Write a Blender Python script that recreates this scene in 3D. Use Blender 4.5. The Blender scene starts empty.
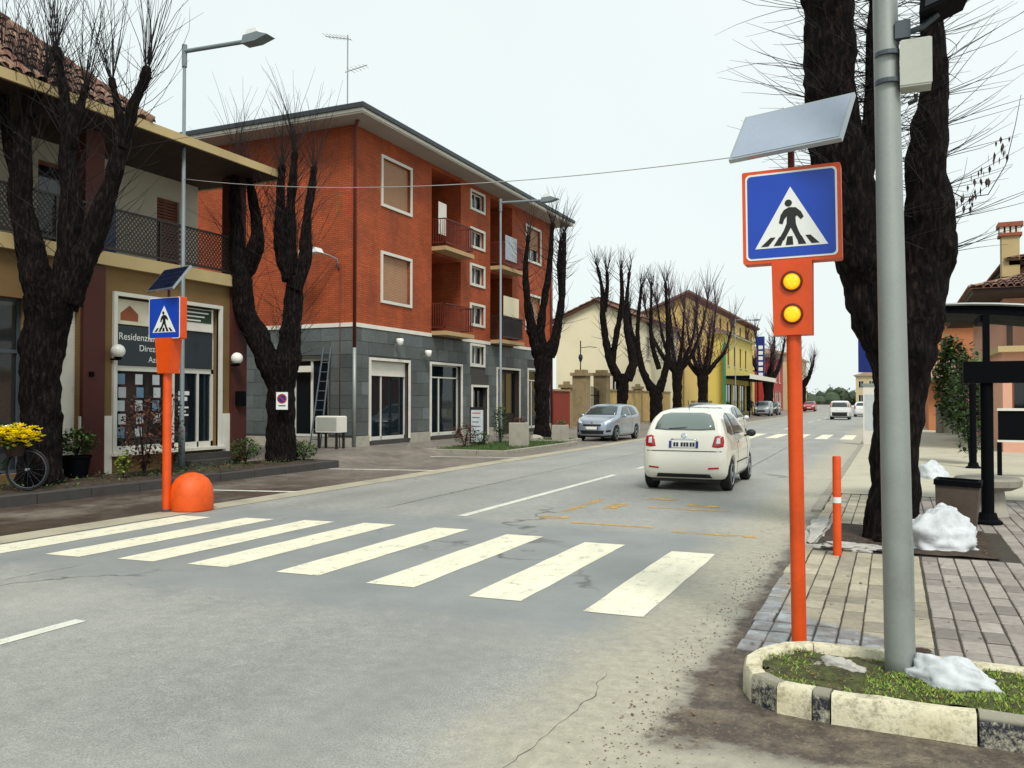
import bpy, bmesh, math, random
import numpy as np
from mathutils import Vector, Matrix, noise
from mathutils.bvhtree import BVHTree
R = math.radians
rnd = random.Random(7)
S = bpy.context.scene
C = S.collection

# ------------------------------------------------------------------ camera, sky, sun, exposure
YAW = R(24.1)
cam = bpy.data.cameras.new('camera'); camo = bpy.data.objects.new('camera', cam); C.objects.link(camo)
cam.sensor_width = 36; cam.lens = 850 / 1024 * 36; cam.clip_end = 3000; cam.clip_start = .05
camo.location = (0, 0, 1.64)
camo.rotation_euler = (R(90) + math.atan(16 / 850), 0, YAW)
S.camera = camo
SUN_EL, SUN_AZ = R(52), R(145)          # azimuth clockwise from +Y: behind the viewer, to the right
w = bpy.data.worlds.new('World'); S.world = w; w.use_nodes = True
nt = w.node_tree; bg = nt.nodes['Background']
sky = nt.nodes.new('ShaderNodeTexSky'); sky.sky_type = 'NISHITA'; sky.sun_disc = False
sky.sun_elevation = SUN_EL; sky.sun_rotation = SUN_AZ; sky.air_density = 1; sky.dust_density = 4; sky.ozone_density = 1
tc = nt.nodes.new('ShaderNodeTexCoord')
cn = nt.nodes.new('ShaderNodeTexNoise'); cn.inputs['Scale'].default_value = 1.6; cn.inputs['Detail'].default_value = 3
cr = nt.nodes.new('ShaderNodeValToRGB')
cr.color_ramp.elements[0].position = .3; cr.color_ramp.elements[0].color = (3.9, 4.45, 4.3, 1)
cr.color_ramp.elements[1].position = .72; cr.color_ramp.elements[1].color = (4.45, 4.75, 4.66, 1)
mx = nt.nodes.new('ShaderNodeMix'); mx.data_type = 'RGBA'; mx.inputs[0].default_value = .93   # closed cloud cover over the sky
nt.links.new(tc.outputs['Generated'], cn.inputs['Vector'])
nt.links.new(cn.outputs['Fac'], cr.inputs['Fac'])
nt.links.new(sky.outputs['Color'], mx.inputs[6]); nt.links.new(cr.outputs['Color'], mx.inputs[7])
nt.links.new(mx.outputs[2], bg.inputs['Color'])
bg.inputs['Strength'].default_value = .1
sun = bpy.data.lights.new('sun', 'SUN'); suno = bpy.data.objects.new('sun', sun); C.objects.link(suno)
sun.energy = 1.5; sun.angle = R(16); sun.color = (1, .96, .9)
sd = Vector((math.sin(SUN_AZ) * math.cos(SUN_EL), math.cos(SUN_AZ) * math.cos(SUN_EL), math.sin(SUN_EL)))
suno.rotation_euler = sd.to_track_quat('Z', 'Y').to_euler(); suno.location = (0, -10, 30)
S.view_settings.view_transform = 'Standard'; S.view_settings.look = 'None'
S.view_settings.exposure = 1.1; S.view_settings.gamma = 1

# ------------------------------------------------------------------ materials
def lin(h):
    h = h.lstrip('#'); o = []
    for i in (0, 2, 4):
        c = int(h[i:i+2], 16) / 255
        o.append(c / 12.92 if c <= .04045 else ((c + .055) / 1.055) ** 2.4)
    return tuple(o) + (1,)
M = {}
class NT:
    def __init__(s, name):
        s.m = bpy.data.materials.new(name); s.m.use_nodes = True
        s.t = s.m.node_tree; s.b = s.t.nodes['Principled BSDF']
    def n(s, typ, **kw):
        o = s.t.nodes.new('ShaderNode' + typ)
        for k, v in kw.items(): setattr(o, k, v)
        return o
    def l(s, a, b): s.t.links.new(a, b)
    def noise(s, vec, scale, detail=4, rough=.6):
        o = s.n('TexNoise'); o.inputs['Scale'].default_value = scale
        o.inputs['Detail'].default_value = detail; o.inputs['Roughness'].default_value = rough
        if vec is not None: s.l(vec, o.inputs['Vector'])
        return o.outputs['Fac']
    def ramp(s, fac, stops):
        o = s.n('ValToRGB'); e = o.color_ramp.elements
        while len(e) < len(stops): e.new(.5)
        for q, (p, c) in zip(e, stops):
            q.position = p; q.color = c if isinstance(c, tuple) else (c, c, c, 1)
        s.l(fac, o.inputs['Fac']); return o.outputs['Color']
    def mix(s, fac, a, b, mode='MIX'):
        o = s.n('Mix', data_type='RGBA', blend_type=mode)
        for i, v in ((0, fac), (6, a), (7, b)):
            if isinstance(v, (int, float)): o.inputs[i].default_value = v
            elif isinstance(v, tuple): o.inputs[i].default_value = v
            else: s.l(v, o.inputs[i])
        return o.outputs[2]
    def math(s, op, a, b=0.):
        o = s.n('Math', operation=op)
        for i, v in ((0, a), (1, b)):
            if isinstance(v, (int, float)): o.inputs[i].default_value = v
            else: s.l(v, o.inputs[i])
        return o.outputs[0]
    def bump(s, h, strength=.3, dist=.01):
        o = s.n('Bump'); o.inputs['Strength'].default_value = strength; o.inputs['Distance'].default_value = dist
        s.l(h, o.inputs['Height']); s.l(o.outputs['Normal'], s.b.inputs['Normal'])
    def obj(s): return s.n('TexCoord').outputs['Object']
    def pos(s): return s.n('NewGeometry').outputs['Position']
def dark(c, k): return (c[0] * k, c[1] * k, c[2] * k, 1)
def mat(name, col, rough=.6, var=.18, scale=3, bump=.0, metal=0, spec=.5, fine=40, emit=0, coat=0):
    if name in M: return M[name]
    t = NT(name); c = lin(col) if isinstance(col, str) else col
    v = t.pos()
    a = t.noise(v, scale, 5)
    if var:
        colr = t.ramp(a, [(.28, dark(c, 1 - var * 1.6)), (.5, c), (.75, dark(c, 1 + var * .8))])
        f = t.noise(v, fine, 2)
        colr = t.mix(.25, colr, t.ramp(f, [(.3, dark(c, 1 - var)), (.7, dark(c, 1 + var))]))
        t.l(colr, t.b.inputs['Base Color'])
        t.l(t.math('MULTIPLY_ADD', a, .25) if False else t.ramp(a, [(.3, max(.03, rough - .08)), (.7, min(1, rough + .08))]), t.b.inputs['Roughness'])
    else:
        t.b.inputs['Base Color'].default_value = c; t.b.inputs['Roughness'].default_value = rough
    t.b.inputs['Metallic'].default_value = metal; t.b.inputs['Specular IOR Level'].default_value = spec
    if coat: t.b.inputs['Coat Weight'].default_value = coat; t.b.inputs['Coat Roughness'].default_value = .04
    if bump: t.bump(t.noise(v, fine, 4), bump, .01)
    if emit:
        t.b.inputs['Emission Color'].default_value = c; t.b.inputs['Emission Strength'].default_value = emit
    M[name] = t.m; return t.m

def m_asphalt():
    t = NT('asphalt'); p = t.pos()
    sx = t.n('SeparateXYZ'); t.l(p, sx.inputs[0]); X, Y = sx.outputs[0], sx.outputs[1]
    st = t.n('Mapping'); st.inputs['Scale'].default_value = (1, .22, 1); t.l(p, st.inputs[0])   # wear runs along the traffic
    big = t.noise(st.outputs[0], .8, 5); grain = t.noise(p, 110, 3, .8); mid = t.noise(p, 9, 5)
    col = t.ramp(big, [(.3, lin('#858886')), (.5, lin('#979996')), (.7, lin('#a9a9a4'))])
    col = t.mix(.3, col, t.ramp(mid, [(.32, lin('#767977')), (.68, lin('#b4b3ad'))]))
    col = t.mix(t.ramp(grain, [(.36, .75), (.6, 0.)]), col, lin('#55564f'))
    col = t.mix(t.ramp(t.noise(p, 210, 2, .7), [(.58, 0.), (.72, .5)]), col, lin('#c3c1b4'))
    for xc, wd, amt in ((-2.55, .45, .16), (-4.3, .45, .14), (-6.9, .45, .14), (-8.5, .4, .12)):      # polished wheel tracks
        d = t.math('ABSOLUTE', t.math('SUBTRACT', X, xc)); col = t.mix(t.math('MULTIPLY', t.ramp(d, [(wd*.3, amt), (wd, 0.)]), t.ramp(t.noise(st.outputs[0], 2.5, 4), [(.3, .3), (.7, 1.6)])), col, lin('#6f706a'))
    col = t.mix(t.ramp(t.noise(p, 2.1, 6, .7), [(.62, 0.), (.74, .2)]), col, lin('#686966'))
    col = t.mix(t.ramp(t.noise(p, .35, 4, .6), [(.45, 0.), (.7, .3)]), col, lin('#b3b0a6'))
    # smoother, bluer resurfacing under the crossing, its edge feathered by wear
    pn = t.math('ADD', t.math('MULTIPLY', t.noise(p, 1.1, 5, .6), 1.3), t.math('MULTIPLY', t.noise(p, 9, 4, .7), .4))
    py = t.math('ABSOLUTE', t.math('SUBTRACT', Y, 7.95))
    pm = t.ramp(t.math('ADD', t.math('SUBTRACT', py, 2.2), t.math('SUBTRACT', pn, .85)), [(0., .8), (.5, 0.)])
    pc = t.mix(t.ramp(t.noise(p, 150, 3, .7), [(.35, .5), (.6, 0.)]), t.ramp(t.noise(p, 1.3, 5), [(.3, lin('#7a7f80')), (.7, lin('#8e9290'))]), lin('#5c605f'))
    col = t.mix(pm, col, pc)
    # cracks
    vo = t.n('TexVoronoi', feature='DISTANCE_TO_EDGE'); vo.inputs['Scale'].default_value = .16
    wv = t.n('Mapping'); t.l(p, wv.inputs[0])
    nn = t.n('TexNoise'); nn.inputs['Scale'].default_value = 1.4; nn.inputs['Detail'].default_value = 6; t.l(p, nn.inputs['Vector'])
    vm = t.n('VectorMath', operation='MULTIPLY_ADD'); t.l(nn.outputs['Color'], vm.inputs[0]); vm.inputs[1].default_value = (1.8, 1.8, 0); t.l(p, vm.inputs[2])
    t.l(vm.outputs[0], vo.inputs['Vector'])
    ck = t.ramp(vo.outputs['Distance'], [(0., .8), (.004, .5), (.008, 0.)])
    ck = t.math('MULTIPLY', ck, t.ramp(t.noise(p, .35, 2), [(.5, 0.), (.58, 1.)]))
    col = t.mix(ck, col, lin('#45453f'))
    # mud washed into the gutter along the right-hand kerb
    n1 = t.noise(p, 2.2, 6, .7); n2 = t.noise(p, 12, 5, .7)
    dx = t.math('ADD', X, 1.2)
    wav = t.math('ADD', t.math('MULTIPLY', n1, 1.1), t.math('MULTIPLY', n2, .5))
    mud = t.math('SUBTRACT', t.math('ADD', t.math('MULTIPLY', dx, 2.3), wav), .74)
    near = t.ramp(t.math('MULTIPLY', Y, .05), [(.42, 1.), (.9, .25)])
    mudm = t.math('MULTIPLY', t.ramp(mud, [(.18, 0.), (.46, .95)]), near)
    front = t.math('SUBTRACT', t.math('ADD', t.math('MULTIPLY', t.math('SUBTRACT', Y, 3.95), 2.2), wav), .8)   # bare edge nearest the viewer
    mudm = t.math('MULTIPLY', mudm, t.ramp(front, [(.0, .12), (.45, 1.)]))
    mc = t.mix(t.ramp(t.noise(p, 5, 6, .7), [(.45, 0.), (.7, .8)]), t.ramp(t.noise(p, 35, 6, .75), [(.32, lin('#231a16')), (.55, lin('#3d3028')), (.72, lin('#77675a'))]), t.ramp(t.noise(p, 60, 5, .75), [(.35, lin('#54473a')), (.65, lin('#9a8d76'))]))
    col = t.mix(mudm, col, mc)
    # dusty pale band beside it
    dust = t.math('SUBTRACT', t.math('ADD', t.math('MULTIPLY', t.math('ADD', X, 2.3), .8), t.math('MULTIPLY', n1, .6)), .35)
    dustm = t.math('MULTIPLY', t.ramp(dust, [(.1, 0.), (.55, .6)]), t.math('SUBTRACT', 1., mudm))
    col = t.mix(dustm, col, t.mix(t.ramp(n2, [(.3, 0.), (.7, 1.)]), lin('#8f8770'), lin('#bdb59c')))
    t.l(col, t.b.inputs['Base Color'])
    t.l(t.ramp(big, [(.3, .55), (.7, .8)]), t.b.inputs['Roughness'])
    t.bump(t.math('ADD', grain, t.math('MULTIPLY', mudm, t.math('MULTIPLY', t.noise(p, 40, 4), 3.))), .4, .008)
    return t.m
def m_paint(name, col, worn=.45, under='#8b8d86'):
    t = NT(name); p = t.pos(); c = lin(col)
    a = t.noise(p, 5, 8, .75); f = t.noise(p, 70, 4, .8)
    k = t.math('ADD', t.math('MULTIPLY', a, .7), t.math('MULTIPLY', f, .5))
    st = t.n('Mapping'); st.inputs['Scale'].default_value = (3, .5, 1); t.l(p, st.inputs[0])
    cc = t.mix(t.ramp(t.noise(st.outputs[0], 3, 5, .7), [(.4, 0.), (.7, 1.)]), c, dark(c, .8)); cc = t.mix(t.ramp(f, [(.35, .5), (.55, 0.)]), cc, dark(c, .7))
    t.l(cc, t.b.inputs['Base Color']); t.l(t.ramp(k, [(worn - .06, 0.), (worn + .05, 1.)]), t.b.inputs['Alpha'])
    t.b.inputs['Roughness'].default_value = .6; t.bump(f, .15, .004); return t.m
def m_brick(name, c1, c2, mortar, sx=.25, sz=.065, bump=.5, mort=.011, rough=.85):
    t = NT(name); p = t.pos(); s = t.n('SeparateXYZ'); t.l(p, s.inputs[0])
    cb = t.n('CombineXYZ'); t.l(t.math('ADD', s.outputs[0], s.outputs[1]), cb.inputs[0]); t.l(s.outputs[2], cb.inputs[1])
    b = t.n('TexBrick'); t.l(cb.outputs[0], b.inputs['Vector']); b.inputs['Scale'].default_value = 1
    b.inputs['Brick Width'].default_value = sx; b.inputs['Row Height'].default_value = sz; b.inputs['Mortar Size'].default_value = mort
    b.inputs['Color1'].default_value = lin(c1); b.inputs['Color2'].default_value = lin(c2); b.inputs['Mortar'].default_value = lin(mortar)
    n = t.noise(p, .9, 5); m2 = t.n('Mapping'); m2.inputs['Scale'].default_value = (1.5, 1.5, .25); t.l(p, m2.inputs[0])
    st = t.noise(m2.outputs[0], 1.2, 6, .7)
    col = t.mix(1., b.outputs['Color'], t.ramp(n, [(.3, .66), (.7, 1.12)]), 'MULTIPLY')
    col = t.mix(1., col, t.ramp(st, [(.3, .8), (.6, 1.05)]), 'MULTIPLY')
    t.l(col, t.b.inputs['Base Color']); t.b.inputs['Roughness'].default_value = rough
    t.bump(b.outputs['Fac'], -bump, .01); return t.m
def m_piece(name, cols, rough=.75, scale=18, wet=False):     # colour differs from piece to piece
    t = NT(name); p = t.pos()
    oi = t.n('ObjectInfo').outputs['Random']; ri = t.n('NewGeometry').outputs['Random Per Island']
    r = t.math('FRACT', t.math('ADD', oi, ri))
    n = len(cols); col = t.ramp(r, [(i / max(1, n - 1), lin(c)) for i, c in enumerate(cols)])
    col = t.mix(1., col, t.ramp(t.noise(p, scale, 5, .7), [(.3, .72), (.7, 1.12)]), 'MULTIPLY')
    col = t.mix(1., col, t.ramp(t.noise(p, .8, 4), [(.3, .75), (.65, 1.05)]), 'MULTIPLY')
    if wet:                                          # meltwater and grime left of the beacon post
        sx = t.n('SeparateXYZ'); t.l(p, sx.inputs[0]); n1 = t.noise(p, 2.6, 5, .65)
        k = t.math('ADD', t.math('MULTIPLY', t.math('ADD', sx.outputs[0], .7), -2.0), t.math('ADD', t.math('MAXIMUM', t.math('MULTIPLY', t.math('SUBTRACT', 7.2, sx.outputs[1]), .35), t.math('MULTIPLY', t.math('SUBTRACT', 6.75, sx.outputs[1]), 3.)), t.math('SUBTRACT', n1, .5)))
        wm = t.ramp(k, [(0., 0.), (.35, .85)]); col = t.mix(wm, col, t.ramp(t.noise(p, 7, 6, .75), [(.35, lin('#4b4443')), (.5, lin('#6f7074')), (.66, lin('#a4abb2'))]))
        t.l(t.ramp(wm, [(0., rough), (1., .25)]), t.b.inputs['Roughness'])
    else: t.b.inputs['Roughness'].default_value = rough
    t.l(col, t.b.inputs['Base Color'])
    t.bump(t.noise(p, 90, 3), .25, .004); return t.m
def m_bark():
    t = NT('bark'); p = t.pos()
    mp = t.n('Mapping'); mp.inputs['Scale'].default_value = (1, 1, .25); t.l(p, mp.inputs[0])
    a = t.noise(mp.outputs[0], 22, 6, .7); b = t.noise(p, 2.2, 4)
    col = t.ramp(a, [(.3, lin('#050405')), (.5, lin('#100c0d')), (.74, lin('#3a2f2a'))])
    col = t.mix(t.ramp(b, [(.58, 0.), (.75, .3)]), col, lin('#1c1d18'))
    t.l(col, t.b.inputs['Base Color']); t.b.inputs['Roughness'].default_value = .95; t.b.inputs['Specular IOR Level'].default_value = .12
    vo = t.n('TexVoronoi', feature='DISTANCE_TO_EDGE'); vo.inputs['Scale'].default_value = 14; t.l(mp.outputs[0], vo.inputs['Vector'])
    t.bump(t.math('ADD', a, t.math('MULTIPLY', vo.outputs['Distance'], 1.2)), 1., .06); return t.m
def m_soil(name, cols, scale=9):
    t = NT(name); p = t.pos(); a = t.noise(p, scale, 8, .75)
    t.l(t.ramp(a, [(.3 + .4 * i / (len(cols) - 1), lin(c)) for i, c in enumerate(cols)]), t.b.inputs['Base Color'])
    t.b.inputs['Roughness'].default_value = .9; t.bump(t.noise(p, 45, 6, .75), .8, .02); return t.m
def m_leaf(name, cols):
    t = NT(name); ri = t.n('NewGeometry').outputs['Random Per Island']
    t.l(t.ramp(ri, [(i / (len(cols) - 1), lin(c)) for i, c in enumerate(cols)]), t.b.inputs['Base Color'])
    t.b.inputs['Roughness'].default_value = .55; return t.m
def m_glass(name, col='#18242c', alpha=.55, rough=.03):
    t = NT(name); t.b.inputs['Base Color'].default_value = lin(col); t.b.inputs['Roughness'].default_value = rough
    t.b.inputs['Alpha'].default_value = alpha; t.b.inputs['Specular IOR Level'].default_value = .6
    t.bump(t.noise(t.pos(), 1.5, 2), .03, .02)
    return t.m
def m_strip():                                   # parking strip, damp brown pavers with drying pale streaks
    t = NT('parking_paving'); p = t.pos(); s = t.n('SeparateXYZ'); t.l(p, s.inputs[0])
    b = t.n('TexBrick'); t.l(p, b.inputs['Vector']); b.inputs['Scale'].default_value = 1
    b.inputs['Brick Width'].default_value = .2; b.inputs['Row Height'].default_value = .1; b.inputs['Mortar Size'].default_value = .006
    b.inputs['Color1'].default_value = lin('#4a3f38'); b.inputs['Color2'].default_value = lin('#574a41'); b.inputs['Mortar'].default_value = lin('#3d342d')
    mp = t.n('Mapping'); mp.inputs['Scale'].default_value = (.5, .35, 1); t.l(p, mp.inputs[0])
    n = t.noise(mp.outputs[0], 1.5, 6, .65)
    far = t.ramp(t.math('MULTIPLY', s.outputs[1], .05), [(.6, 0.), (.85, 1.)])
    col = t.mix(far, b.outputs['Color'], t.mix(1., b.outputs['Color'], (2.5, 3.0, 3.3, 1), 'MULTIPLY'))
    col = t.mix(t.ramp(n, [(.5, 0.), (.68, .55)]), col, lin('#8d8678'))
    col = t.mix(1., col, t.ramp(t.noise(p, 4, 5), [(.3, .7), (.7, 1.1)]), 'MULTIPLY')
    t.l(col, t.b.inputs['Base Color']); t.l(t.ramp(n, [(.4, .28), (.6, .6)]), t.b.inputs['Roughness'])
    t.bump(b.outputs['Fac'], -.3, .006); return t.m
M['asphalt'] = m_asphalt(); M['strip'] = m_strip()
M['zebra'] = m_paint('zebra_paint', '#e4e0c8', .49, '#868a86'); M['line'] = m_paint('line_paint', '#d8d8cc', .5)
M['yellow_line'] = m_paint('worn_yellow_paint', '#c99f48', .6)
M['brick'] = m_brick('orange_brick', '#b4501f', '#a04218', '#743c22')
M['stone'] = m_piece('grey_stone_cladding', ['#474d4d', '#555b5a', '#5f6564', '#4d5455', '#687070'], .6)
M['paver_a'] = m_piece('buff_pavers', ['#948c79', '#aca48d', '#878072', '#b3ab96', '#9f9784'], wet=True)
M['paver_b'] = m_piece('grey_pavers', ['#867f79', '#9e968f', '#7a736d', '#a69e96', '#918981'])
M['bark'] = m_bark(); M['soil'] = m_soil('soil', ['#1e1712', '#3a2d22', '#57462f']); M['joint'] = m_soil('paver_joint_sand', ['#2c2721', '#3d372e', '#4a4438'], 20)
M['turf'] = m_soil('turf_soil', ['#2a2416', '#39391c', '#4b5424', '#5c5238'], 14)
M['ground'] = m_soil('far_ground', ['#6b6a5f', '#7d7b6d', '#8a8778'], 1.2)
M['leaf'] = m_leaf('green_leaves', ['#1c2a12', '#2f4a1a', '#4a6a26', '#243818'])
M['redleaf'] = m_leaf('reddish_leaves', ['#3a1a16', '#55241c', '#3b3018', '#66352a'])
M['dryleaf'] = m_leaf('dry_leaves', ['#2b2124', '#40302c', '#35282c'])
M['grass'] = m_leaf('grass_blades', ['#5a7426', '#6f8f30', '#86a03c', '#92883f'])
M['lawn'] = m_leaf('lawn_blades', ['#27401a', '#345222', '#42602a', '#4c5a2a'])
M['petal'] = m_leaf('yellow_petals', ['#ffe21a', '#fff04a', '#ffee2a'])
M['roof_tile'] = m_piece('clay_roof_tiles', ['#6e4a3d', '#836050', '#5e4138', '#94745f', '#7a6254'], .85)
M['glass'] = m_glass('shop_glass'); M['darkglass'] = m_glass('window_glass', '#10161a', 1, .05); M['rearglass_sky'] = m_glass('sky_toned_rear_glass', '#737f7b', 1, .08); M['carglass'] = m_glass('car_glass', '#353f3e', 1, .08)  # rear window: sky reflection painted in as a pale base colour
mat('orange_paint', '#cf4700', .45, .16, 3); mat('orange_dark', '#cc4606', .42, .12); mat('orange_bollard', '#d65004', .6, .18, 5)
mat('galv', '#8c928f', .5, .14, 2, metal=.35, bump=.05, fine=60); mat('galv_dark', '#3e4750', .5, .12, 3)
mat('blue_sign', '#0a3da6', .35, .05); mat('navy_sign', '#0c2470', .4, .05); mat('white_sign', '#d9dcd9', .4, .05); mat('black_paint', '#0d0e10', .45, .1)
mat('white_paint', '#d2cfc4', .6, .07); mat('cell_sky_sheen', '#8d98a8', .25, .06); mat('cell_dark', '#10182e', .2, .1); mat('alu', '#aab0b3', .35, .08, metal=.8)
mat('kerb_dark', '#3a3835', .8, .25, 6, bump=.3); mat('kerb_grey', '#8c887c', .85, .2, 5, bump=.3); mat('concrete', '#9a968a', .85, .18, 4, bump=.25)
mat('gutter_concrete', '#a19b87', .8, .22, 1.5, bump=.3); mat('snow', '#b9bec1', .8, .22, 9, bump=.5, fine=25); mat('snow_dirty', '#a3a19a', .75, .3, 7, bump=.5, fine=30)
mat('tan_render', '#705732', .85, .12, 1.2, bump=.1); mat('cream_render', '#b09c70', .85, .1, 1); mat('pillar_red', '#44160e', .75, .2, 2)
mat('upper_cream', '#b3ad9d', .85, .12, 1); mat('white_frame', '#c8c7bd', .45, .06); mat('marble', '#cfccc0', .5, .1, 3)
mat('soffit', '#9c948c', .85, .1, .6); mat('gutter', '#232a30', .5, .15); mat('dark_wood', '#2c1a12', .7, .2); mat('shutter_tan', '#a07a5e', .7, .1); mat('shutter_wood', '#6e3a20', .7, .2)
mat('sign_slate', '#252f36', .5, .1); mat('office_cream', '#d0c8b0', .7, .1); mat('pale_concrete', '#aaa592', .85, .16, 1.2, bump=.2); mat('lamp_grey', '#6d787c', .5, .1, 3); mat('tan_slab', '#a88d66', .85, .12, 2); mat('loggia_shaded', '#4f1c11', .85, .15, 2); mat('dark_metal', '#07090d', .7, .15, spec=.06); mat('bronze_rail', '#231c19', .5, .15); mat('red_metal', '#5a1c12', .55, .15); mat('dark_red', '#7c2a16', .8, .15)
mat('interior', '#25282a', .9, .3, 1.5); mat('interior_pale', '#33352f', .9, .3, 2); mat('poster', '#b4bbbd', .6, .12, 6); mat('poster_blue', '#5f8096', .6, .15, 6)
mat('globe', '#e3e3dc', .3, .03); mat('green_sign', '#1d3420', .6, .1); mat('cream_wall', '#d8cfb0', .9, .08, .5); mat('yellow_wall', '#cdb06a', .9, .1, .4); mat('yellow_green', '#c9b762', .9, .1, .4)
mat('pink_wall', '#cf9c86', .9, .08, .6); mat('orange_wall', '#b0714a', .9, .12, .6); mat('beige_wall', '#b5a582', .9, .12, .5); mat('red_wall', '#9c2f28', .85, .12, .5)
mat('green_paint', '#1f7a58', .6, .1); mat('rubber', '#0c0c0d', .8, .2); mat('black_plastic', '#131415', .6, .1); mat('chrome', '#c8ccce', .15, .03, metal=1)
mat('paint_ivory', '#dedccf', .25, .03, 1, coat=.8); mat('paint_silver', '#97a2ae', .3, .04, 1, metal=.5, coat=.6); mat('paint_white', '#cfd2d2', .3, .03, 1, coat=.6)
mat('paint_dark', '#1d2226', .3, .05, 1, coat=.6); mat('paint_red', '#a2141d', .3, .05, 1, coat=.6); mat('paint_grey', '#8f979b', .3, .04, 1, metal=.4, coat=.6)
mat('tail_red', '#a30d12', .2, .05, coat=.6); mat('lamp_clear', '#c4ccd0', .12, .04, coat=.5); mat('plate_white', '#d6d8d4', .4, .04)
mat('amber_lens', '#ffa412', .3, .1, 60, emit=.5); mat('bezel', '#5a1a08', .5, .1); mat('brown_bin', '#4b4036', .7, .25, 6); mat('stone_pillar', '#8a7a5a', .9, .25, 3, bump=.4)
mat('yellow_stone', '#b59a62', .9, .25, 2, bump=.3); mat('purple_twig', '#43303a', .9, .2); mat('twig', '#120e10', .9, .2); mat('skin', '#8c6450', .6, .1); mat('clothes', '#15151a', .85, .2)
mat('cable', '#9a9a96', .6, .1); mat('blue_grey', '#4a5862', .5, .12); mat('pebble', '#6b5f50', .9, .3, 20); mat('terracotta', '#8a4a30', .8, .15); mat('box_grey', '#a8aca2', .55, .1, 3)
mat('wet_grey', '#8d949c', .3, .2, 5); mat('hedge_far', '#3c4a36', .9, .25, .5); mat('blue_cloth', '#33507e', .8, .1)

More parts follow.
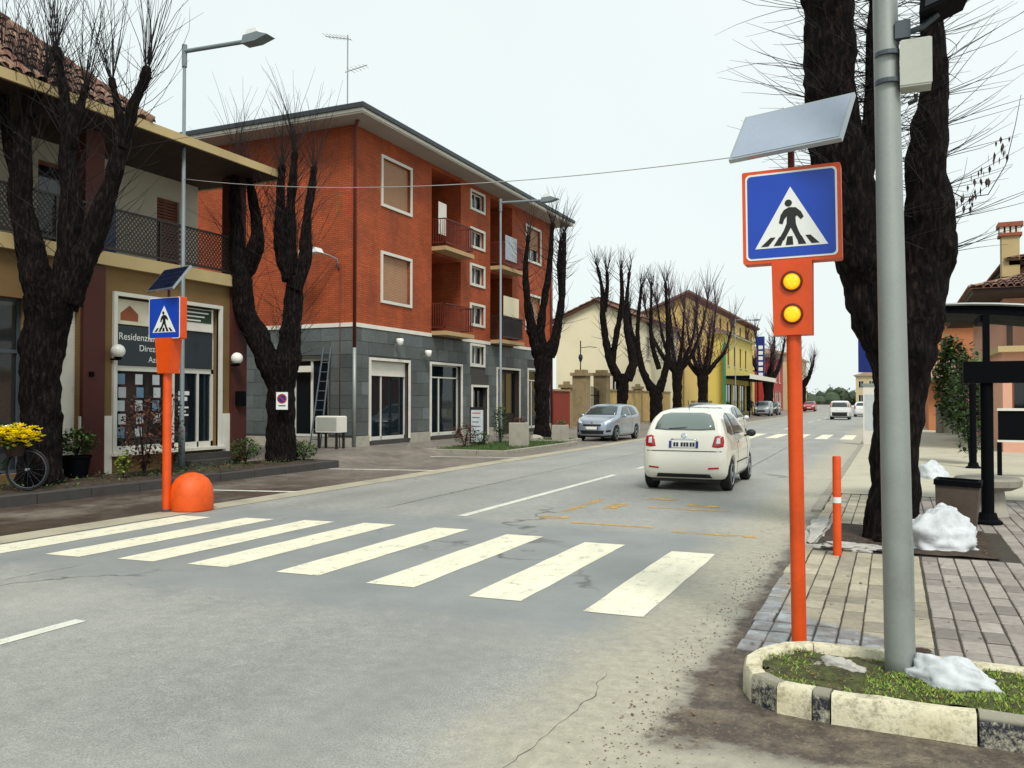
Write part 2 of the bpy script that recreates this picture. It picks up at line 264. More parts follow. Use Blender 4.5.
# ------------------------------------------------------------------ mesh helpers
def frame(d):
    d = Vector(d).normalized(); u = Vector((0, 0, 1)) if abs(d.z) < .9 else Vector((1, 0, 0))
    a = d.cross(u).normalized(); return a, d.cross(a).normalized()
class MB:
    def __init__(s): s.v = []; s.f = []
    def quad(s, *p): n = len(s.v); s.v += [tuple(q) for q in p]; s.f.append(tuple(range(n, n + len(p)))); return s
    def box(s, x0, x1, y0, y1, z0, z1, ch=0):
        n = len(s.v)
        if ch:
            c = ch
            s.v += [(x0,y0,z0),(x1,y0,z0),(x1,y1,z0),(x0,y1,z0),(x0,y0,z1-c),(x1,y0,z1-c),(x1,y1,z1-c),(x0,y1,z1-c),
                    (x0+c,y0+c,z1),(x1-c,y0+c,z1),(x1-c,y1-c,z1),(x0+c,y1-c,z1)]
            s.f += [tuple(n+i for i in q) for q in ((3,2,1,0),(0,1,5,4),(1,2,6,5),(2,3,7,6),(3,0,4,7),(4,5,9,8),(5,6,10,9),(6,7,11,10),(7,4,8,11),(8,9,10,11))]
        else:
            s.v += [(x0,y0,z0),(x1,y0,z0),(x1,y1,z0),(x0,y1,z0),(x0,y0,z1),(x1,y0,z1),(x1,y1,z1),(x0,y1,z1)]
            s.f += [tuple(n+i for i in q) for q in ((3,2,1,0),(4,5,6,7),(0,1,5,4),(1,2,6,5),(2,3,7,6),(3,0,4,7))]
        return s
    def tube(s, pts, rad, n=10, cap=True, rough=0, seed=0):
        pts = [Vector(p) for p in pts]
        if isinstance(rad, (int, float)): rad = [rad] * len(pts)
        b0 = len(s.v); a = None
        for i, p in enumerate(pts):
            d = (pts[min(i+1, len(pts)-1)] - pts[max(i-1, 0)]).normalized()
            if a is None: a, b = frame(d)
            else:
                a = (a - d * a.dot(d)); a = a.normalized() if a.length > 1e-6 else frame(d)[0]; b = d.cross(a)
            for k in range(n):
                t = 2 * math.pi * k / n; q = a * math.cos(t) + b * math.sin(t); r = rad[i]
                if rough:
                    w_ = (p + q * rad[i]); r *= 1 + rough * noise.noise((p + q * rad[i] * 1.2) * 2.6 + Vector((seed, 0, 0))) + rough * .7 * noise.noise(Vector((w_.x * 9, w_.y * 9, w_.z * 4)) + Vector((0, seed, 0))) + rough * .35 * noise.noise(Vector((w_.x * 22, w_.y * 22, w_.z * 9)))
                s.v.append(tuple(p + q * r))
        for i in range(len(pts) - 1):
            for k in range(n):
                o = b0 + i * n; s.f.append((o + k, o + (k+1) % n, o + n + (k+1) % n, o + n + k))
        if cap:
            s.f.append(tuple(b0 + k for k in range(n))[::-1]); o = b0 + (len(pts)-1) * n; s.f.append(tuple(o + k for k in range(n)))
        return s
    def cyl(s, p, q, r, r2=None, n=12): return s.tube([p, q], [r, r if r2 is None else r2], n)
    def lathe(s, prof, c=(0,0,0), n=16, axis='z'):
        b0 = len(s.v)
        for r, z in prof:
            for k in range(n):
                t = 2 * math.pi * k / n; x, y = r * math.cos(t), r * math.sin(t)
                q = (x, y, z) if axis == 'z' else ((z, x, y) if axis == 'x' else (x, z, y))
                s.v.append((c[0]+q[0], c[1]+q[1], c[2]+q[2]))
        for i in range(len(prof) - 1):
            for k in range(n):
                o = b0 + i * n; s.f.append((o + k, o + (k+1) % n, o + n + (k+1) % n, o + n + k))
        s.f.append(tuple(b0 + k for k in range(n))[::-1]); o = b0 + (len(prof)-1)*n; s.f.append(tuple(o + k for k in range(n)))
        return s
    def ball(s, c, r, n=12, sc=(1,1,1)):
        prof = [(max(.001, math.sin(math.pi*i/(n//2))), -math.cos(math.pi*i/(n//2))) for i in range(n//2 + 1)]
        b0 = len(s.v); s.lathe(prof, n=n)
        s.v[b0:] = [(c[0]+x*r*sc[0], c[1]+y*r*sc[1], c[2]+z*r*sc[2]) for x, y, z in s.v[b0:]]; return s
    def prism(s, poly, f0, f1):                     # poly of 2-D points, f0/f1 map a 2-D point to 3-D (two faces)
        n = len(s.v); k = len(poly)
        s.v += [tuple(f0(*p)) for p in poly] + [tuple(f1(*p)) for p in poly]
        s.f.append(tuple(range(n, n+k))); s.f.append(tuple(range(n+k, n+2*k))[::-1])
        for i in range(k): j = (i+1) % k; s.f.append((n+i, n+k+i, n+k+j, n+j))
        return s
    def build(s, name, m, parent=None, smooth=False, loc=None, kind=None, autos=False):
        me = bpy.data.meshes.new(name); me.from_pydata(s.v, [], s.f); me.update()
        bm = bmesh.new(); bm.from_mesh(me); bmesh.ops.recalc_face_normals(bm, faces=bm.faces)
        if smooth or autos:
            for f in bm.faces: f.smooth = True
            if autos:
                for e in bm.edges:
                    if len(e.link_faces) == 2 and e.calc_face_angle(0) > .7: e.smooth = False
        bm.to_mesh(me); bm.free()
        me.materials.append(M[m] if isinstance(m, str) else m)
        return link(name, me, parent, loc, kind)
def link(name, me, parent=None, loc=None, kind=None):
    o = bpy.data.objects.new(name, me); C.objects.link(o)
    if parent: o.parent = parent
    if loc: o.location = loc
    if kind: o['kind'] = kind
    return o
def tag(o, label, cat, group=None):
    o['label'] = label; o['category'] = cat
    if group: o['group'] = group
    return o
def thing(name, label, cat, loc=(0,0,0), rz=0, group=None):
    o = bpy.data.objects.new(name, None); C.objects.link(o); o.location = loc; o.rotation_euler = (0, 0, rz); o.empty_display_size = .2
    return tag(o, label, cat, group)
def struct(o): o['kind'] = 'structure'; return o
def copytree(o, parent=None):
    c = o.copy(); C.objects.link(c); c.parent = parent
    for ch in o.children: copytree(ch, c)
    return c
def text(s, size, m, parent, loc, rot, name='lettering', extr=.002, align='LEFT'):
    cu = bpy.data.curves.new('t', 'FONT'); cu.body = s; cu.size = size; cu.extrude = extr; cu.align_x = align
    t = bpy.data.objects.new('t', cu); C.objects.link(t)
    dg = bpy.context.evaluated_depsgraph_get(); me = bpy.data.meshes.new_from_object(t.evaluated_get(dg))
    bpy.data.objects.remove(t); me.materials.clear(); me.materials.append(M[m])
    o = link(name, me, parent, loc); o.rotation_euler = rot; return o
def zroad(x): return .015 * (1 - min(1, ((x + 5.2) / 4.1) ** 2))

# ------------------------------------------------------------------ ground, road, pavements
g = MB(); g.quad((-900,-300,-.06),(900,-300,-.06),(900,1500,-.06),(-900,1500,-.06)); struct(g.build('ground', 'ground'))
def sheet(name, m, xs, ys, zf, parent=None):
    b = MB()
    for y in ys:
        for x in xs: b.v.append((x, y, zf(x, y)))
    n = len(xs)
    for j in range(len(ys)-1):
        for i in range(n-1): b.f.append((j*n+i, j*n+i+1, (j+1)*n+i+1, (j+1)*n+i))
    return b.build(name, m, parent, smooth=True)
xs = [-9.3 + i * .41 for i in range(21)]
road = struct(sheet('road', 'asphalt', xs, [-25, 0, 10, 25, 60, 150, 200], lambda x, y: zroad(x)))
MB().quad((-9.3,200,.003),(-1.1,200,.003),(-8,222,.003),(-60,330,.003),(-75,322,.003),(-24,215,.003)).build('road_bend', 'asphalt', road)
apron = struct(sheet('road_apron', 'asphalt', [-1.1, 2, 8, 40], [-25, 6.4], lambda x, y: 0.0))
def marking(name, m, x0, x1, y0, y1, k=.004, skew=0, wear=0):
    b = MB(); n = max(1, round((x1-x0) / .25)); ny = max(2, round((y1-y0)/.3))
    for j in range(ny+1):
        for i in range(n+1):
            x = x0 + (x1-x0)*i/n; y = y0 + (y1-y0)*j/ny
            if wear and i in (0, n): x += rnd.uniform(-wear, wear)
            b.v.append((x, y + skew*(x-x0), zroad(x) + k))
    for j in range(ny):
        for i in range(n): a = j*(n+1)+i; b.f.append((a, a+1, a+n+2, a+n+1))
    return b.build(name, m, road, smooth=True)
for xr, ya, yb in ((-1.72, 6.24, 9.1), (-2.755, 6.31, 9.24), (-3.8, 6.38, 9.38), (-4.86, 6.44, 9.5), (-5.915, 6.4, 9.49), (-6.8, 6.33, 9.39), (-7.72, 6.22, 9.27)):
    marking('crossing_stripe', 'zebra', xr - .47, xr, ya, yb, wear=.008, skew=.06)
marking('crossing_stripe', 'zebra', -9.2, -8.68, 5.0, 9.12, wear=.01)
marking('lane_dash', 'line', -5.53, -5.41, 1.4, 4.45)
marking('lane_dash', 'line', -5.58, -5.45, 10.6, 17.8)
for k in range(9):
    if k not in (3,): marking('lane_dash', 'line', -5.57, -5.45, 19.6 + 7.5*k, 23.2 + 7.5*k)
for k in range(8): marking('far_crossing_stripe', 'zebra', -9.0 + k, -8.5 + k, 37.6, 42.4)
for x0, x1, y0, y1 in [(-4.5,-4.1,10.9,11.15),(-4.42,-4.3,11.6,13.4),(-3.9,-2.8,10.6,10.72),(-2.5,-1.5,10.4,10.52),(-3.7,-3.2,13.6,13.85),(-2.9,-2.4,13.0,13.3),(-3.4,-2.2,12.6,12.72),(-4.0,-3.75,12.2,12.9)]:
    marking('worn_yellow_marking', 'yellow_line', x0, x1, y0, y1, wear=.02)
def crack(P, w0=.006):
    b = MB()
    for (xa, ya), (xb, yb) in zip(P, P[1:]):
        n = max(2, int(math.hypot(xb-xa, yb-ya)/.05))
        for k in range(n+1):
            t = k/n; x, y = xa+(xb-xa)*t, ya+(yb-ya)*t; q = .03*noise.noise(Vector((x*9, y*9, 2))) + .012*noise.noise(Vector((x*31, y*31, 5))); w_ = w0*(.4+abs(noise.noise(Vector((x*7, y*7, 9))))*1.6)
            b.v += [(x+q-w_, y+q*.5, zroad(x)+.003), (x+q+w_, y+q*.5, zroad(x)+.003)]
    for i in range(len(b.v)//2-1): b.f.append((2*i, 2*i+1, 2*i+3, 2*i+2))
    b.build('crack', 'kerb_dark', road)
crack([(-1.6, 3.4), (-1.57, 3.61), (-1.55, 4.0), (-1.52, 4.45), (-1.58, 4.9)], .002); crack([(-8.4, 5.6), (-7.2, 5.45), (-6.2, 5.5), (-5.0, 5.35), (-4.2, 5.4)], .006); crack([(-7.6, 2.2), (-7.3, 6)], .003); crack([(-3.1, 19), (-3.3, 30), (-3.0, 44)], .012); crack([(-7.0, 11), (-7.2, 20), (-6.9, 33)], .01)
struct(sheet('gutter_strip', 'gutter_concrete', [-9.78, -9.28], [-25, 20, 60, 400], lambda x, y: .006))
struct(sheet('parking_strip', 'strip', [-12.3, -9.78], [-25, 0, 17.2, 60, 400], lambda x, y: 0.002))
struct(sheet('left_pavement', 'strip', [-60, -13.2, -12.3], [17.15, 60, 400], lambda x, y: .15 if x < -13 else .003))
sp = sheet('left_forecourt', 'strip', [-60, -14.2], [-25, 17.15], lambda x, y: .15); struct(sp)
for x0, x1, y0, y1 in [(-12.2,-9.7,11.6,11.75),(-12.2,-9.7,16.6,16.75),(-12.2,-9.7,21.4,21.55)]:
    MB().quad((x0,y0,.007),(x1,y0+.6,.007),(x1,y1+.6,.007),(x0,y1,.007)).build('parking_line', 'line', bpy.data.objects['parking_strip'])
struct(sheet('kerb_gutter', 'asphalt', [-1.101, -.9], [6.4, 8, 10, 13.3], lambda x, y: .001))
# raised bed on the left with a dark kerb of single stones
bed = struct(sheet('planting_bed', 'soil', [-14.2, -13.6, -13.0, -12.45], [-8 + .5*i for i in range(51)], lambda x, y: .17 + .06 * noise.noise(Vector((x*1.3, y*1.3, 0)))))
kb = MB().box(0, .15, 0, .985, 0, .19, .02); kme = kb.build('kerb_stone', 'kerb_dark', bed, loc=(-12.45, 16.2, -.01))
for i in range(1, 18): link('kerb_stone', kme.data, bed, (-12.45, 16.2 - i, -.01 + rnd.uniform(-.008, .008)))
ks = MB().box(0, .985, 0, .15, 0, .19, .02); ksd = None
for i in range(2):
    o = ks.build('kerb_stone', 'kerb_dark', bed, loc=(-14.4 + i, 17.05, -.01)) if i == 0 else link('kerb_stone', ksd, bed, (-14.4 + i, 17.05, -.01))
    ksd = o.data
# two low planted build-outs in front of the brick building
def buildout(x0, x1, y0, y1):
    bd = struct(sheet('planted_buildout', 'turf', [x0 + (x1-x0)*i/5 for i in range(6)], [y0 + (y1-y0)*i/6 for i in range(7)], lambda x, y: .12 + .03*noise.noise(Vector((x*2, y*2, 3)))))
    per = [((x0,y0),(x1,y0)),((x1,y0),(x1,y1)),((x0,y1),(x1,y1)),((x0,y0),(x0,y1))]
    for (ax, ay), (bx, by) in per:
        L = math.hypot(bx-ax, by-ay); n = max(1, round(L))
        for i in range(n):
            px, py = ax + (bx-ax)*i/n, ay + (by-ay)*i/n; l = L/n - .015
            (MB().box(0, l, -.07, .07, 0, .14, .015) if ay == by else MB().box(-.07, .07, 0, l, 0, .14, .015)).build('kerb_stone', 'kerb_grey', bd, loc=(px, py, 0))
    return bd
bo1 = buildout(-13.1, -10.5, 22.9, 29.2); bo2 = buildout(-14.0, -11.2, 29.8, 31.6)
IZ = .15
out = [(9.0, 4.62), (.36, 4.60), (-.30, 4.61), (-.57, 4.66), (-.71, 4.77), (-.78, 4.93), (-.80, 5.12), (-.75, 5.33), (-.64, 5.50), (-.48, 5.59), (0, 5.60), (1.0, 5.52), (9.0, 5.2)]
inn = [(9.0, 4.72), (.36, 4.70), (-.29, 4.71), (-.52, 4.75), (-.625, 4.84), (-.68, 4.96), (-.695, 5.12), (-.655, 5.29), (-.57, 5.42), (-.45, 5.495), (0, 5.5), (1.0, 5.42), (9.0, 5.1)]
def in_poly(x, y, P):
    c = False
    for (xa, ya), (xb, yb) in zip(P, P[1:] + P[:1]):
        if (ya > y) != (yb > y) and x < (xb-xa)*(y-ya)/(yb-ya) + xa: c = not c
    return c
# right-hand pavement: joint bed, kerb stones, pavers
ZP = .04
rp = struct(sheet('right_pavement', 'joint', [-.93, 0, 3, 40], [5.62, 15, 60, 400], lambda x, y: ZP - .008))
kk = MB().box(0, .14, 0, .98, 0, .055, .012)
o0 = kk.build('kerb_stone', 'kerb_grey', rp, loc=(-1.1, 6.2, -.01))
o0.location.y = 13.2
for i in range(8, 60): link('kerb_stone', o0.data, rp, (-1.1, 6.2 + i, -.01 + rnd.uniform(-.006, .006)))
pit = (-.72, .98, 9.75, 11.75)
def paver_mesh(wx, wy, m):
    q = MB().box(-wx/2, wx/2, -wy/2, wy/2, -.05, 0, .006); q.f.pop(0); o = q.build('paver', m); me = o.data; bpy.data.objects.remove(o); return me
meA = paver_mesh(.137, .246, 'paver_a'); meB = paver_mesh(.138, .268, 'paver_b')
spots = []
y = 6.1
for j in range(110):
    yy = 5.74 + j * .27
    for i in range(8): spots.append((-.87 + i * .148 + (rnd.uniform(-.008, .012) if i == 0 else 0), yy, 'a'))
for j in range(100):
    yy = 5.4 + j * .295
    for i in range(40): spots.append((.325 + i * .15, yy, 'b'))
spots = [s for s in spots if s[1] < 15.5 and not in_poly(s[0], s[1]-.1, out) and not in_poly(s[0], s[1]+.05, out) and not (pit[0]-.1 < s[0] < pit[1]+.1 and pit[2]-.1 < s[1] < pit[3]+.1)]
def seen(s):                                       # nearer = shows larger; only what the frame can hold counts
    a = math.atan2(s[0], s[1]); return s[1] + (100 if a > R(7.2) else 0)
spots.sort(key=seen)
rest = {'a': MB(), 'b': MB()}
for n, (x, y, k) in enumerate(spots):
    dz = ZP + rnd.uniform(-.003, .004); jx, jy = rnd.uniform(-.002, .002), rnd.uniform(-.003, .003)
    if n < 300:
        o = link('paver', meA if k == 'a' else meB, rp, (x+jx, y+jy, dz)); o.rotation_euler = (rnd.uniform(-.01,.01), rnd.uniform(-.01,.01), rnd.uniform(-.01,.01))
    else:
        wx, wy = (.137, .246) if k == 'a' else (.138, .268)
        q = rest[k]; b0 = len(q.v); q.box(x+jx-wx/2, x+jx+wx/2, y+jy-wy/2, y+jy+wy/2, dz-.05, dz, .006); q.f.pop(-10)
rest['a'].build('paver_field', 'paver_a', rp, kind='stuff'); rest['b'].build('paver_field', 'paver_b', rp, kind='stuff')
struct(sheet('far_right_pavement', 'pale_concrete', [-.95, 0, 5, 40], [15.6, 60, 400], lambda x, y: ZP + .006))
tp = struct(sheet('tree_pit', 'soil', [pit[0] + (pit[1]-pit[0])*i/10 for i in range(11)], [pit[2] + (pit[3]-pit[2])*i/10 for i in range(11)], lambda x, y: ZP + .012 + .02*noise.noise(Vector((x*4, y*4, 0)))))

# ------------------------------------------------------------------ kerbed island in the right foreground
isl = MB(); isl.v = [(x, y, IZ - .05 + .0 * x) for x, y in inn]; isl.f = [tuple(range(len(inn)))]
island = struct(isl.build('kerbed_island', 'turf'))
def m_kerbpaint():
    t = NT('kerb_paint'); p = t.pos(); a = t.noise(p, 7, 8, .75); f = t.noise(p, 45, 5, .8)
    k = t.math('ADD', t.math('MULTIPLY', a, .7), t.math('MULTIPLY', f, .45))
    col = t.mix(t.ramp(k, [(.44, .9), (.6, 0.)]), lin('#cfc9ae'), lin('#6e6a54')); col = t.mix(t.ramp(t.noise(p, 3, 4), [(.5, 0.), (.7, .4)]), col, lin('#b6a97c'))
    t.l(col, t.b.inputs['Base Color']); t.b.inputs['Roughness'].default_value = .8; t.bump(k, .6, .015); return t.m
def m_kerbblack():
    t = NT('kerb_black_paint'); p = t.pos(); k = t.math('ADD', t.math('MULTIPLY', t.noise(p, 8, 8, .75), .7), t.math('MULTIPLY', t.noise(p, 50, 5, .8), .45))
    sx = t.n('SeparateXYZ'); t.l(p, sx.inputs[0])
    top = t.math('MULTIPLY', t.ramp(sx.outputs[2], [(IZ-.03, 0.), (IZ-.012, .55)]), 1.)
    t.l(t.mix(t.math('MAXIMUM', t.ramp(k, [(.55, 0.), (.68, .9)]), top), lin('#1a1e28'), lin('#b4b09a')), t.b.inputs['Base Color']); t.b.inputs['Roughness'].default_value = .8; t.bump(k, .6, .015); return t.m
M['kerb_white'] = m_kerbpaint(); M['kerb_black'] = m_kerbblack()
def lerp2(a, b, t): return (a[0]+(b[0]-a[0])*t, a[1]+(b[1]-a[1])*t)
segs = []                                            # single kerb stones, butted with thin joints
def stone(i, t0, t1, m):
    o0, o1 = lerp2(out[i], out[i+1], t0), lerp2(out[i], out[i+1], t1); n0, n1 = lerp2(inn[i], inn[i+1], t0), lerp2(inn[i], inn[i+1], t1)
    return (o0, o1, n0, n1, m)
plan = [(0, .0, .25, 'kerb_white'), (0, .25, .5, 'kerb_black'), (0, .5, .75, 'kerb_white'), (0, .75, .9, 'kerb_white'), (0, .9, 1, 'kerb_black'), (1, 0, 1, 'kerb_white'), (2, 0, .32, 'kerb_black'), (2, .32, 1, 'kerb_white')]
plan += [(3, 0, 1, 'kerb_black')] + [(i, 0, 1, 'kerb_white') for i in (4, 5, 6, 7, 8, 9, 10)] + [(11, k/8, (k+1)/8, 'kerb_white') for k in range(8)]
for i, t0, t1, m in plan:
    o0_, o1_, n0_, n1_, m = stone(i, t0, t1, m)
    e = .006 / max(.2, math.hypot(o1_[0]-o0_[0], o1_[1]-o0_[1])) if i < 3 or i > 8 else 0
    k = MB(); NS = 6; hz = IZ + rnd.uniform(-.004, .004)
    for s in range(NS+1):
        t = e + (1-2*e)*s/NS; po = Vector(lerp2(o0_, o1_, t)); pn = Vector(lerp2(n0_, n1_, t)); d = (pn-po)
        for fr, z in ((0, -.03), (-.0, hz*.5), (.03, hz-.02), (.16, hz), (.84, hz), (.97, hz-.02), (1, .05)):
            q = po + d*fr; nz = noise.noise(Vector((q.x*9, q.y*9, z*9)))*.007
            k.v.append((q.x, q.y + (nz if fr < .1 else 0), z + (nz if z > .1 else 0)))
    for s in range(NS):
        for j in range(6): a = s*7+j; k.f.append((a, a+1, a+8, a+7))
    k.f += [tuple(range(7)), tuple(range(NS*7, NS*7+7))]
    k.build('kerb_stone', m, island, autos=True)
# turf surface with clumps
ts = MB(); N = 0; idx = {}
xs = [-.8 + .05*i for i in range(70)]; ys = [4.7 + .05*i for i in range(19)]
def tz(x, y): return IZ - .03 + .03*noise.noise(Vector((x*5, y*5, 1))) + .012*noise.noise(Vector((x*17, y*17, 1)))
for j, yy in enumerate(ys):
    for i, xx in enumerate(xs): ts.v.append((xx, yy, tz(xx, yy)))
for j in range(len(ys)-1):
    for i in range(len(xs)-1):
        if all(in_poly(xs[i+a], ys[j+c], [(x*1.0, y) for x, y in inn]) or in_poly(xs[i+a], ys[j+c], out) and in_poly(xs[i+a]*.98, ys[j+c], inn) for a in (0,1) for c in (0,1)):
            n = len(xs); ts.f.append((j*n+i, j*n+i+1, (j+1)*n+i+1, (j+1)*n+i))
ts.build('turf_surface', 'turf', island, smooth=True)
gr = MB()
for _ in range(26000):
    x, y = rnd.uniform(-.76, 3.2), rnd.uniform(4.76, 5.56)
    if not in_poly(x, y, inn): continue
    d = noise.noise(Vector((x*2.2, y*2.2, 4))) + .5*noise.noise(Vector((x*7, y*7, 4))) + (.34 if x > -.15 else -.22)
    if d < rnd.uniform(-.25, .25): continue
    h = rnd.uniform(.006, .024); a = rnd.uniform(0, 6.28); z = tz(x, y) - .004; wd = rnd.uniform(.003, .006); lx, ly = rnd.uniform(-.02, .02), rnd.uniform(-.02, .02)
    gr.quad((x - wd*math.cos(a), y - wd*math.sin(a), z), (x + wd*math.cos(a), y + wd*math.sin(a), z), (x + lx, y + ly, z + h))
go = gr.build('grass', 'grass', kind='stuff'); go['label'] = 'sparse green grass growing inside the painted kerb'; go['category'] = 'grass'
pb = MB()                                            # loose grit swept against the kerb and in the turf
for _ in range(2200):
    q = rnd.random()
    if q < .6: x, y, z = rnd.gauss(-1.1, .14), rnd.uniform(3.6, 9.5), 0
    elif q < .85: x, y, z = rnd.uniform(-1.2, 2.2), 4.5 - abs(rnd.gauss(0, .22)), 0
    else:
        x, y, z = rnd.uniform(-.7, -.0), rnd.uniform(4.8, 5.5), 1
        if not in_poly(x, y, inn): continue
    if z == 0 and in_poly(x, y, out): continue
    if z == 0 and x > -1.1 and y > 4.55: continue
    zz = tz(x, y) if z else (zroad(x) if x < -1.1 else 0)
    r = min(.014, abs(rnd.gauss(.002, .0035)) + .0025)
    n = len(pb.v); pb.v += [(x + r*math.cos(t + rnd.random()), y + r*math.sin(t + rnd.random()), zz) for t in (0, 1.57, 3.14, 4.71)] + [(x + rnd.uniform(-r, r)*.4, y, zz + r*.9)]
    pb.f += [(n, n+1, n+4), (n+1, n+2, n+4), (n+2, n+3, n+4), (n+3, n, n+4)]
po = pb.build('grit', 'pebble', kind='stuff'); po['label'] = 'loose brown grit and small stones along the right kerb'; po['category'] = 'grit'

def lump(name, label, m, c, sx, sy, sz, seed, rz=0, n=28, amp=1., group='patches of leftover snow'):
    b = MB()
    for i in range(n//2 + 1):
        th = math.pi/2 * i/(n//2)
        for k in range(n):
            t = 2*math.pi*k/n; d = Vector((math.cos(t)*math.sin(th), math.sin(t)*math.sin(th), math.cos(th)))
            r = 1 + amp*(.28*noise.noise(d*1.6 + Vector((seed,0,0))) + .14*noise.noise(d*4.5 + Vector((0,seed,0))) + .035*noise.noise(d*12))
            b.v.append((d.x*sx*r, d.y*sy*r, max(-.02, (d.z**1.35)*sz*r) if i < n//2 else -.03))
    for i in range(n//2):
        for k in range(n): o = i*n; b.f.append((o+k, o+(k+1)%n, o+n+(k+1)%n, o+n+k))
    o = b.build(name, m, smooth=True, loc=c); o.rotation_euler.z = rz; return tag(o, label, 'snow', group)
lump('snow_heap', 'white heap of old snow at the foot of the big pollarded tree', 'snow', (.42, 10.35, ZP), .44, .36, .42, 3, n=44, amp=1.25)
lump('snow_lump', 'long lump of snow lying on the grass beside the grey lamp post', 'snow', (.27, 5.2, IZ-.045), .25, .12, .13, 8, -.35, n=40, amp=1.2)
lump('snow_patch', 'thin grey snow crust around the short orange bollard', 'snow_dirty', (-.42, 9.95, ZP+.01), .32, .2, .03, 5, n=44, amp=2.4)
lump('snow_patch', 'ragged strip of melting snow along the kerb behind the short bollard', 'snow_dirty', (-.86, 11.2, ZP), .13, 1.3, .03, 12, n=60, amp=2.6)
lump('snow_heap', 'small heap of snow on the pavement behind the big tree', 'snow', (.72, 19.6, ZP), .32, .5, .33, 15)
lump('dirt_clod', 'clump of dead leaves and earth just behind the grey lamp post', 'soil', (.12, 5.85, ZP), .13, .1, .07, 20, group=None)['category'] = 'dirt'
lump('snow_crumb', 'dirty crumb of snow in the turf between orange post and lamp post', 'snow_dirty', (-.3, 5.22, IZ-.04), .12, .07, .05, 23, amp=2.)

# ------------------------------------------------------------------ crossing beacons
def rounded(x0, x1, z0, z1, r, n=5):
    P = []
    for cx, cz, a0 in ((x1-r, z0+r, -90), (x1-r, z1-r, 0), (x0+r, z1-r, 90), (x0+r, z0+r, 180)):
        for i in range(n+1): a = R(a0 + 90*i/n); P.append((cx + r*math.cos(a), cz + r*math.sin(a)))
    return P
PX = [(172,390),(186,383),(204,385),(218,398),(225,413),(217,420),(207,408),(203,412),(204,432),(210,450),(219,470),(206,475),(196,453),(190,441),(184,453),(171,476),(158,470),(171,448),(179,428),(180,408),(173,416),(168,430),(158,426),(163,404)]
PED = [[((x-190)*.0023, -(y-420)*.0023) for x, y in PX]]
def beacon(name, label, loc, group, pale, pr=.047):
    t = thing(name, label, 'crossing beacon', loc, 0, group)
    p = MB().tube([(0,0,0),(0,0,2.2)], pr, 16); p.build('post', 'orange_paint', t, autos=True)
    MB().tube([(0,.02,3.1),(0,.02,3.5)], .022, 10).build('panel_mast', 'red_metal', t, autos=True)
    MB().tube([(0,0,.06),(0,0,.115)], .075, 14).build('base_plate', 'galv_dark', t)
    fx = MB().prism([(-.125,2.13),(.125,2.13),(.125,2.62),(-.125,2.62)], lambda x, z: (x*(.95 if z < 2.3 else 1), -.07, z), lambda x, z: (x*(.95 if z < 2.3 else 1), .07, z)).build('flasher_box', 'orange_dark', t)
    for z in (2.265, 2.475):
        lp = MB().lathe([(.068,-.012),(.068,-.02),(.062,-.03),(.055,-.03),(.055,-.012)], (0,-.06,z), 20, 'y').build('lamp_bezel', 'bezel', fx)
        ln = MB().lathe([(.052,0),(.052,-.018),(.04,-.027),(.02,-.031),(.001,-.032)], (0,-.06,z), 20, 'y').build('lamp_lens', 'amber_lens', fx, smooth=True)
        for k in range(7): a = k*6.283/6; MB().ball((.032*math.cos(a)*(k<6), -.09, z+.032*math.sin(a)*(k<6)), .006, 6).build('led', 'amber_lens', lp)
    sg = MB().prism(rounded(-.305, .305, 2.605, 3.215, .012), lambda x, z: (x, -.065, z), lambda x, z: (x, .065, z)).build('sign_box', 'orange_paint', t)
    F = lambda d: (lambda x, z: (x, -.065 - d, z))
    e_ = 0 if pale else .02
    MB().prism(rounded(-.283-e_, .283+e_, 2.627-e_, 3.193+e_, .03), F(0), F(.004)).build('sign_border', 'white_sign', sg)
    MB().prism(rounded(-.271-e_, .271+e_, 2.639-e_, 3.181+e_, .025), F(.003), F(.006)).build('sign_face', 'blue_sign', sg)
    MB().prism([(-.225,2.70),(.225,2.70),(0,3.09)], F(.005), F(.008)).build('triangle', 'white_sign', sg)
    pd = MB(); cz = 2.872
    for P in PED: pd.prism([(x, cz+z) for x, z in P], F(.007), F(.010))
    pd.prism([(-.013+.023*math.cos(a), cz+.112+.023*math.sin(a)) for a in [k*.5236 for k in range(12)]], F(.007), F(.010))
    pd.build('pedestrian_symbol', 'black_paint', sg)
    st = MB()
    for x0, sl in ((-.165,.05),(-.085,.025),(-.01,0),(.07,-.025),(.15,-.05)):
        st.prism([(x0-.024,2.712),(x0+.024,2.712),(x0+.02+sl,2.768),(x0-.012+sl,2.768)], F(.0072), F(.0098))
    st.build('stripe_symbol', 'black_paint', sg)
    # solar panel, tilted towards the viewer's left
    W, H, th = .74, .46, .03
    px = MB().box(-W/2, W/2, -H/2, H/2, -th, 0).build('solar_panel', 'alu', t, loc=(.0, 0, 3.50)); px.rotation_euler = (R(52), 0, -R(15))
    ce = MB()
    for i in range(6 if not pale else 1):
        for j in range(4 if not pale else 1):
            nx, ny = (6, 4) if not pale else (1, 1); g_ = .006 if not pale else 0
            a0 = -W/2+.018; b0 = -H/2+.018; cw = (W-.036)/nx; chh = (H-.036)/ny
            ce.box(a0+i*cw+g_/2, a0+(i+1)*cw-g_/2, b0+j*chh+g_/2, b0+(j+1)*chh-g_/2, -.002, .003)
    ce.build('solar_cells', 'cell_sky_sheen' if pale else 'cell_dark', px)  # pale cells: reflected sky put into their base colour
    MB().cyl((0,0,-.03), (0,.09,-.12), .02).build('bracket', 'galv_dark', px)
    return t
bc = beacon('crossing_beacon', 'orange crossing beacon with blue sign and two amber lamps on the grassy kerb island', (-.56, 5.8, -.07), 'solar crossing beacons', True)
bc.rotation_euler = (0, -R(.6), 0)
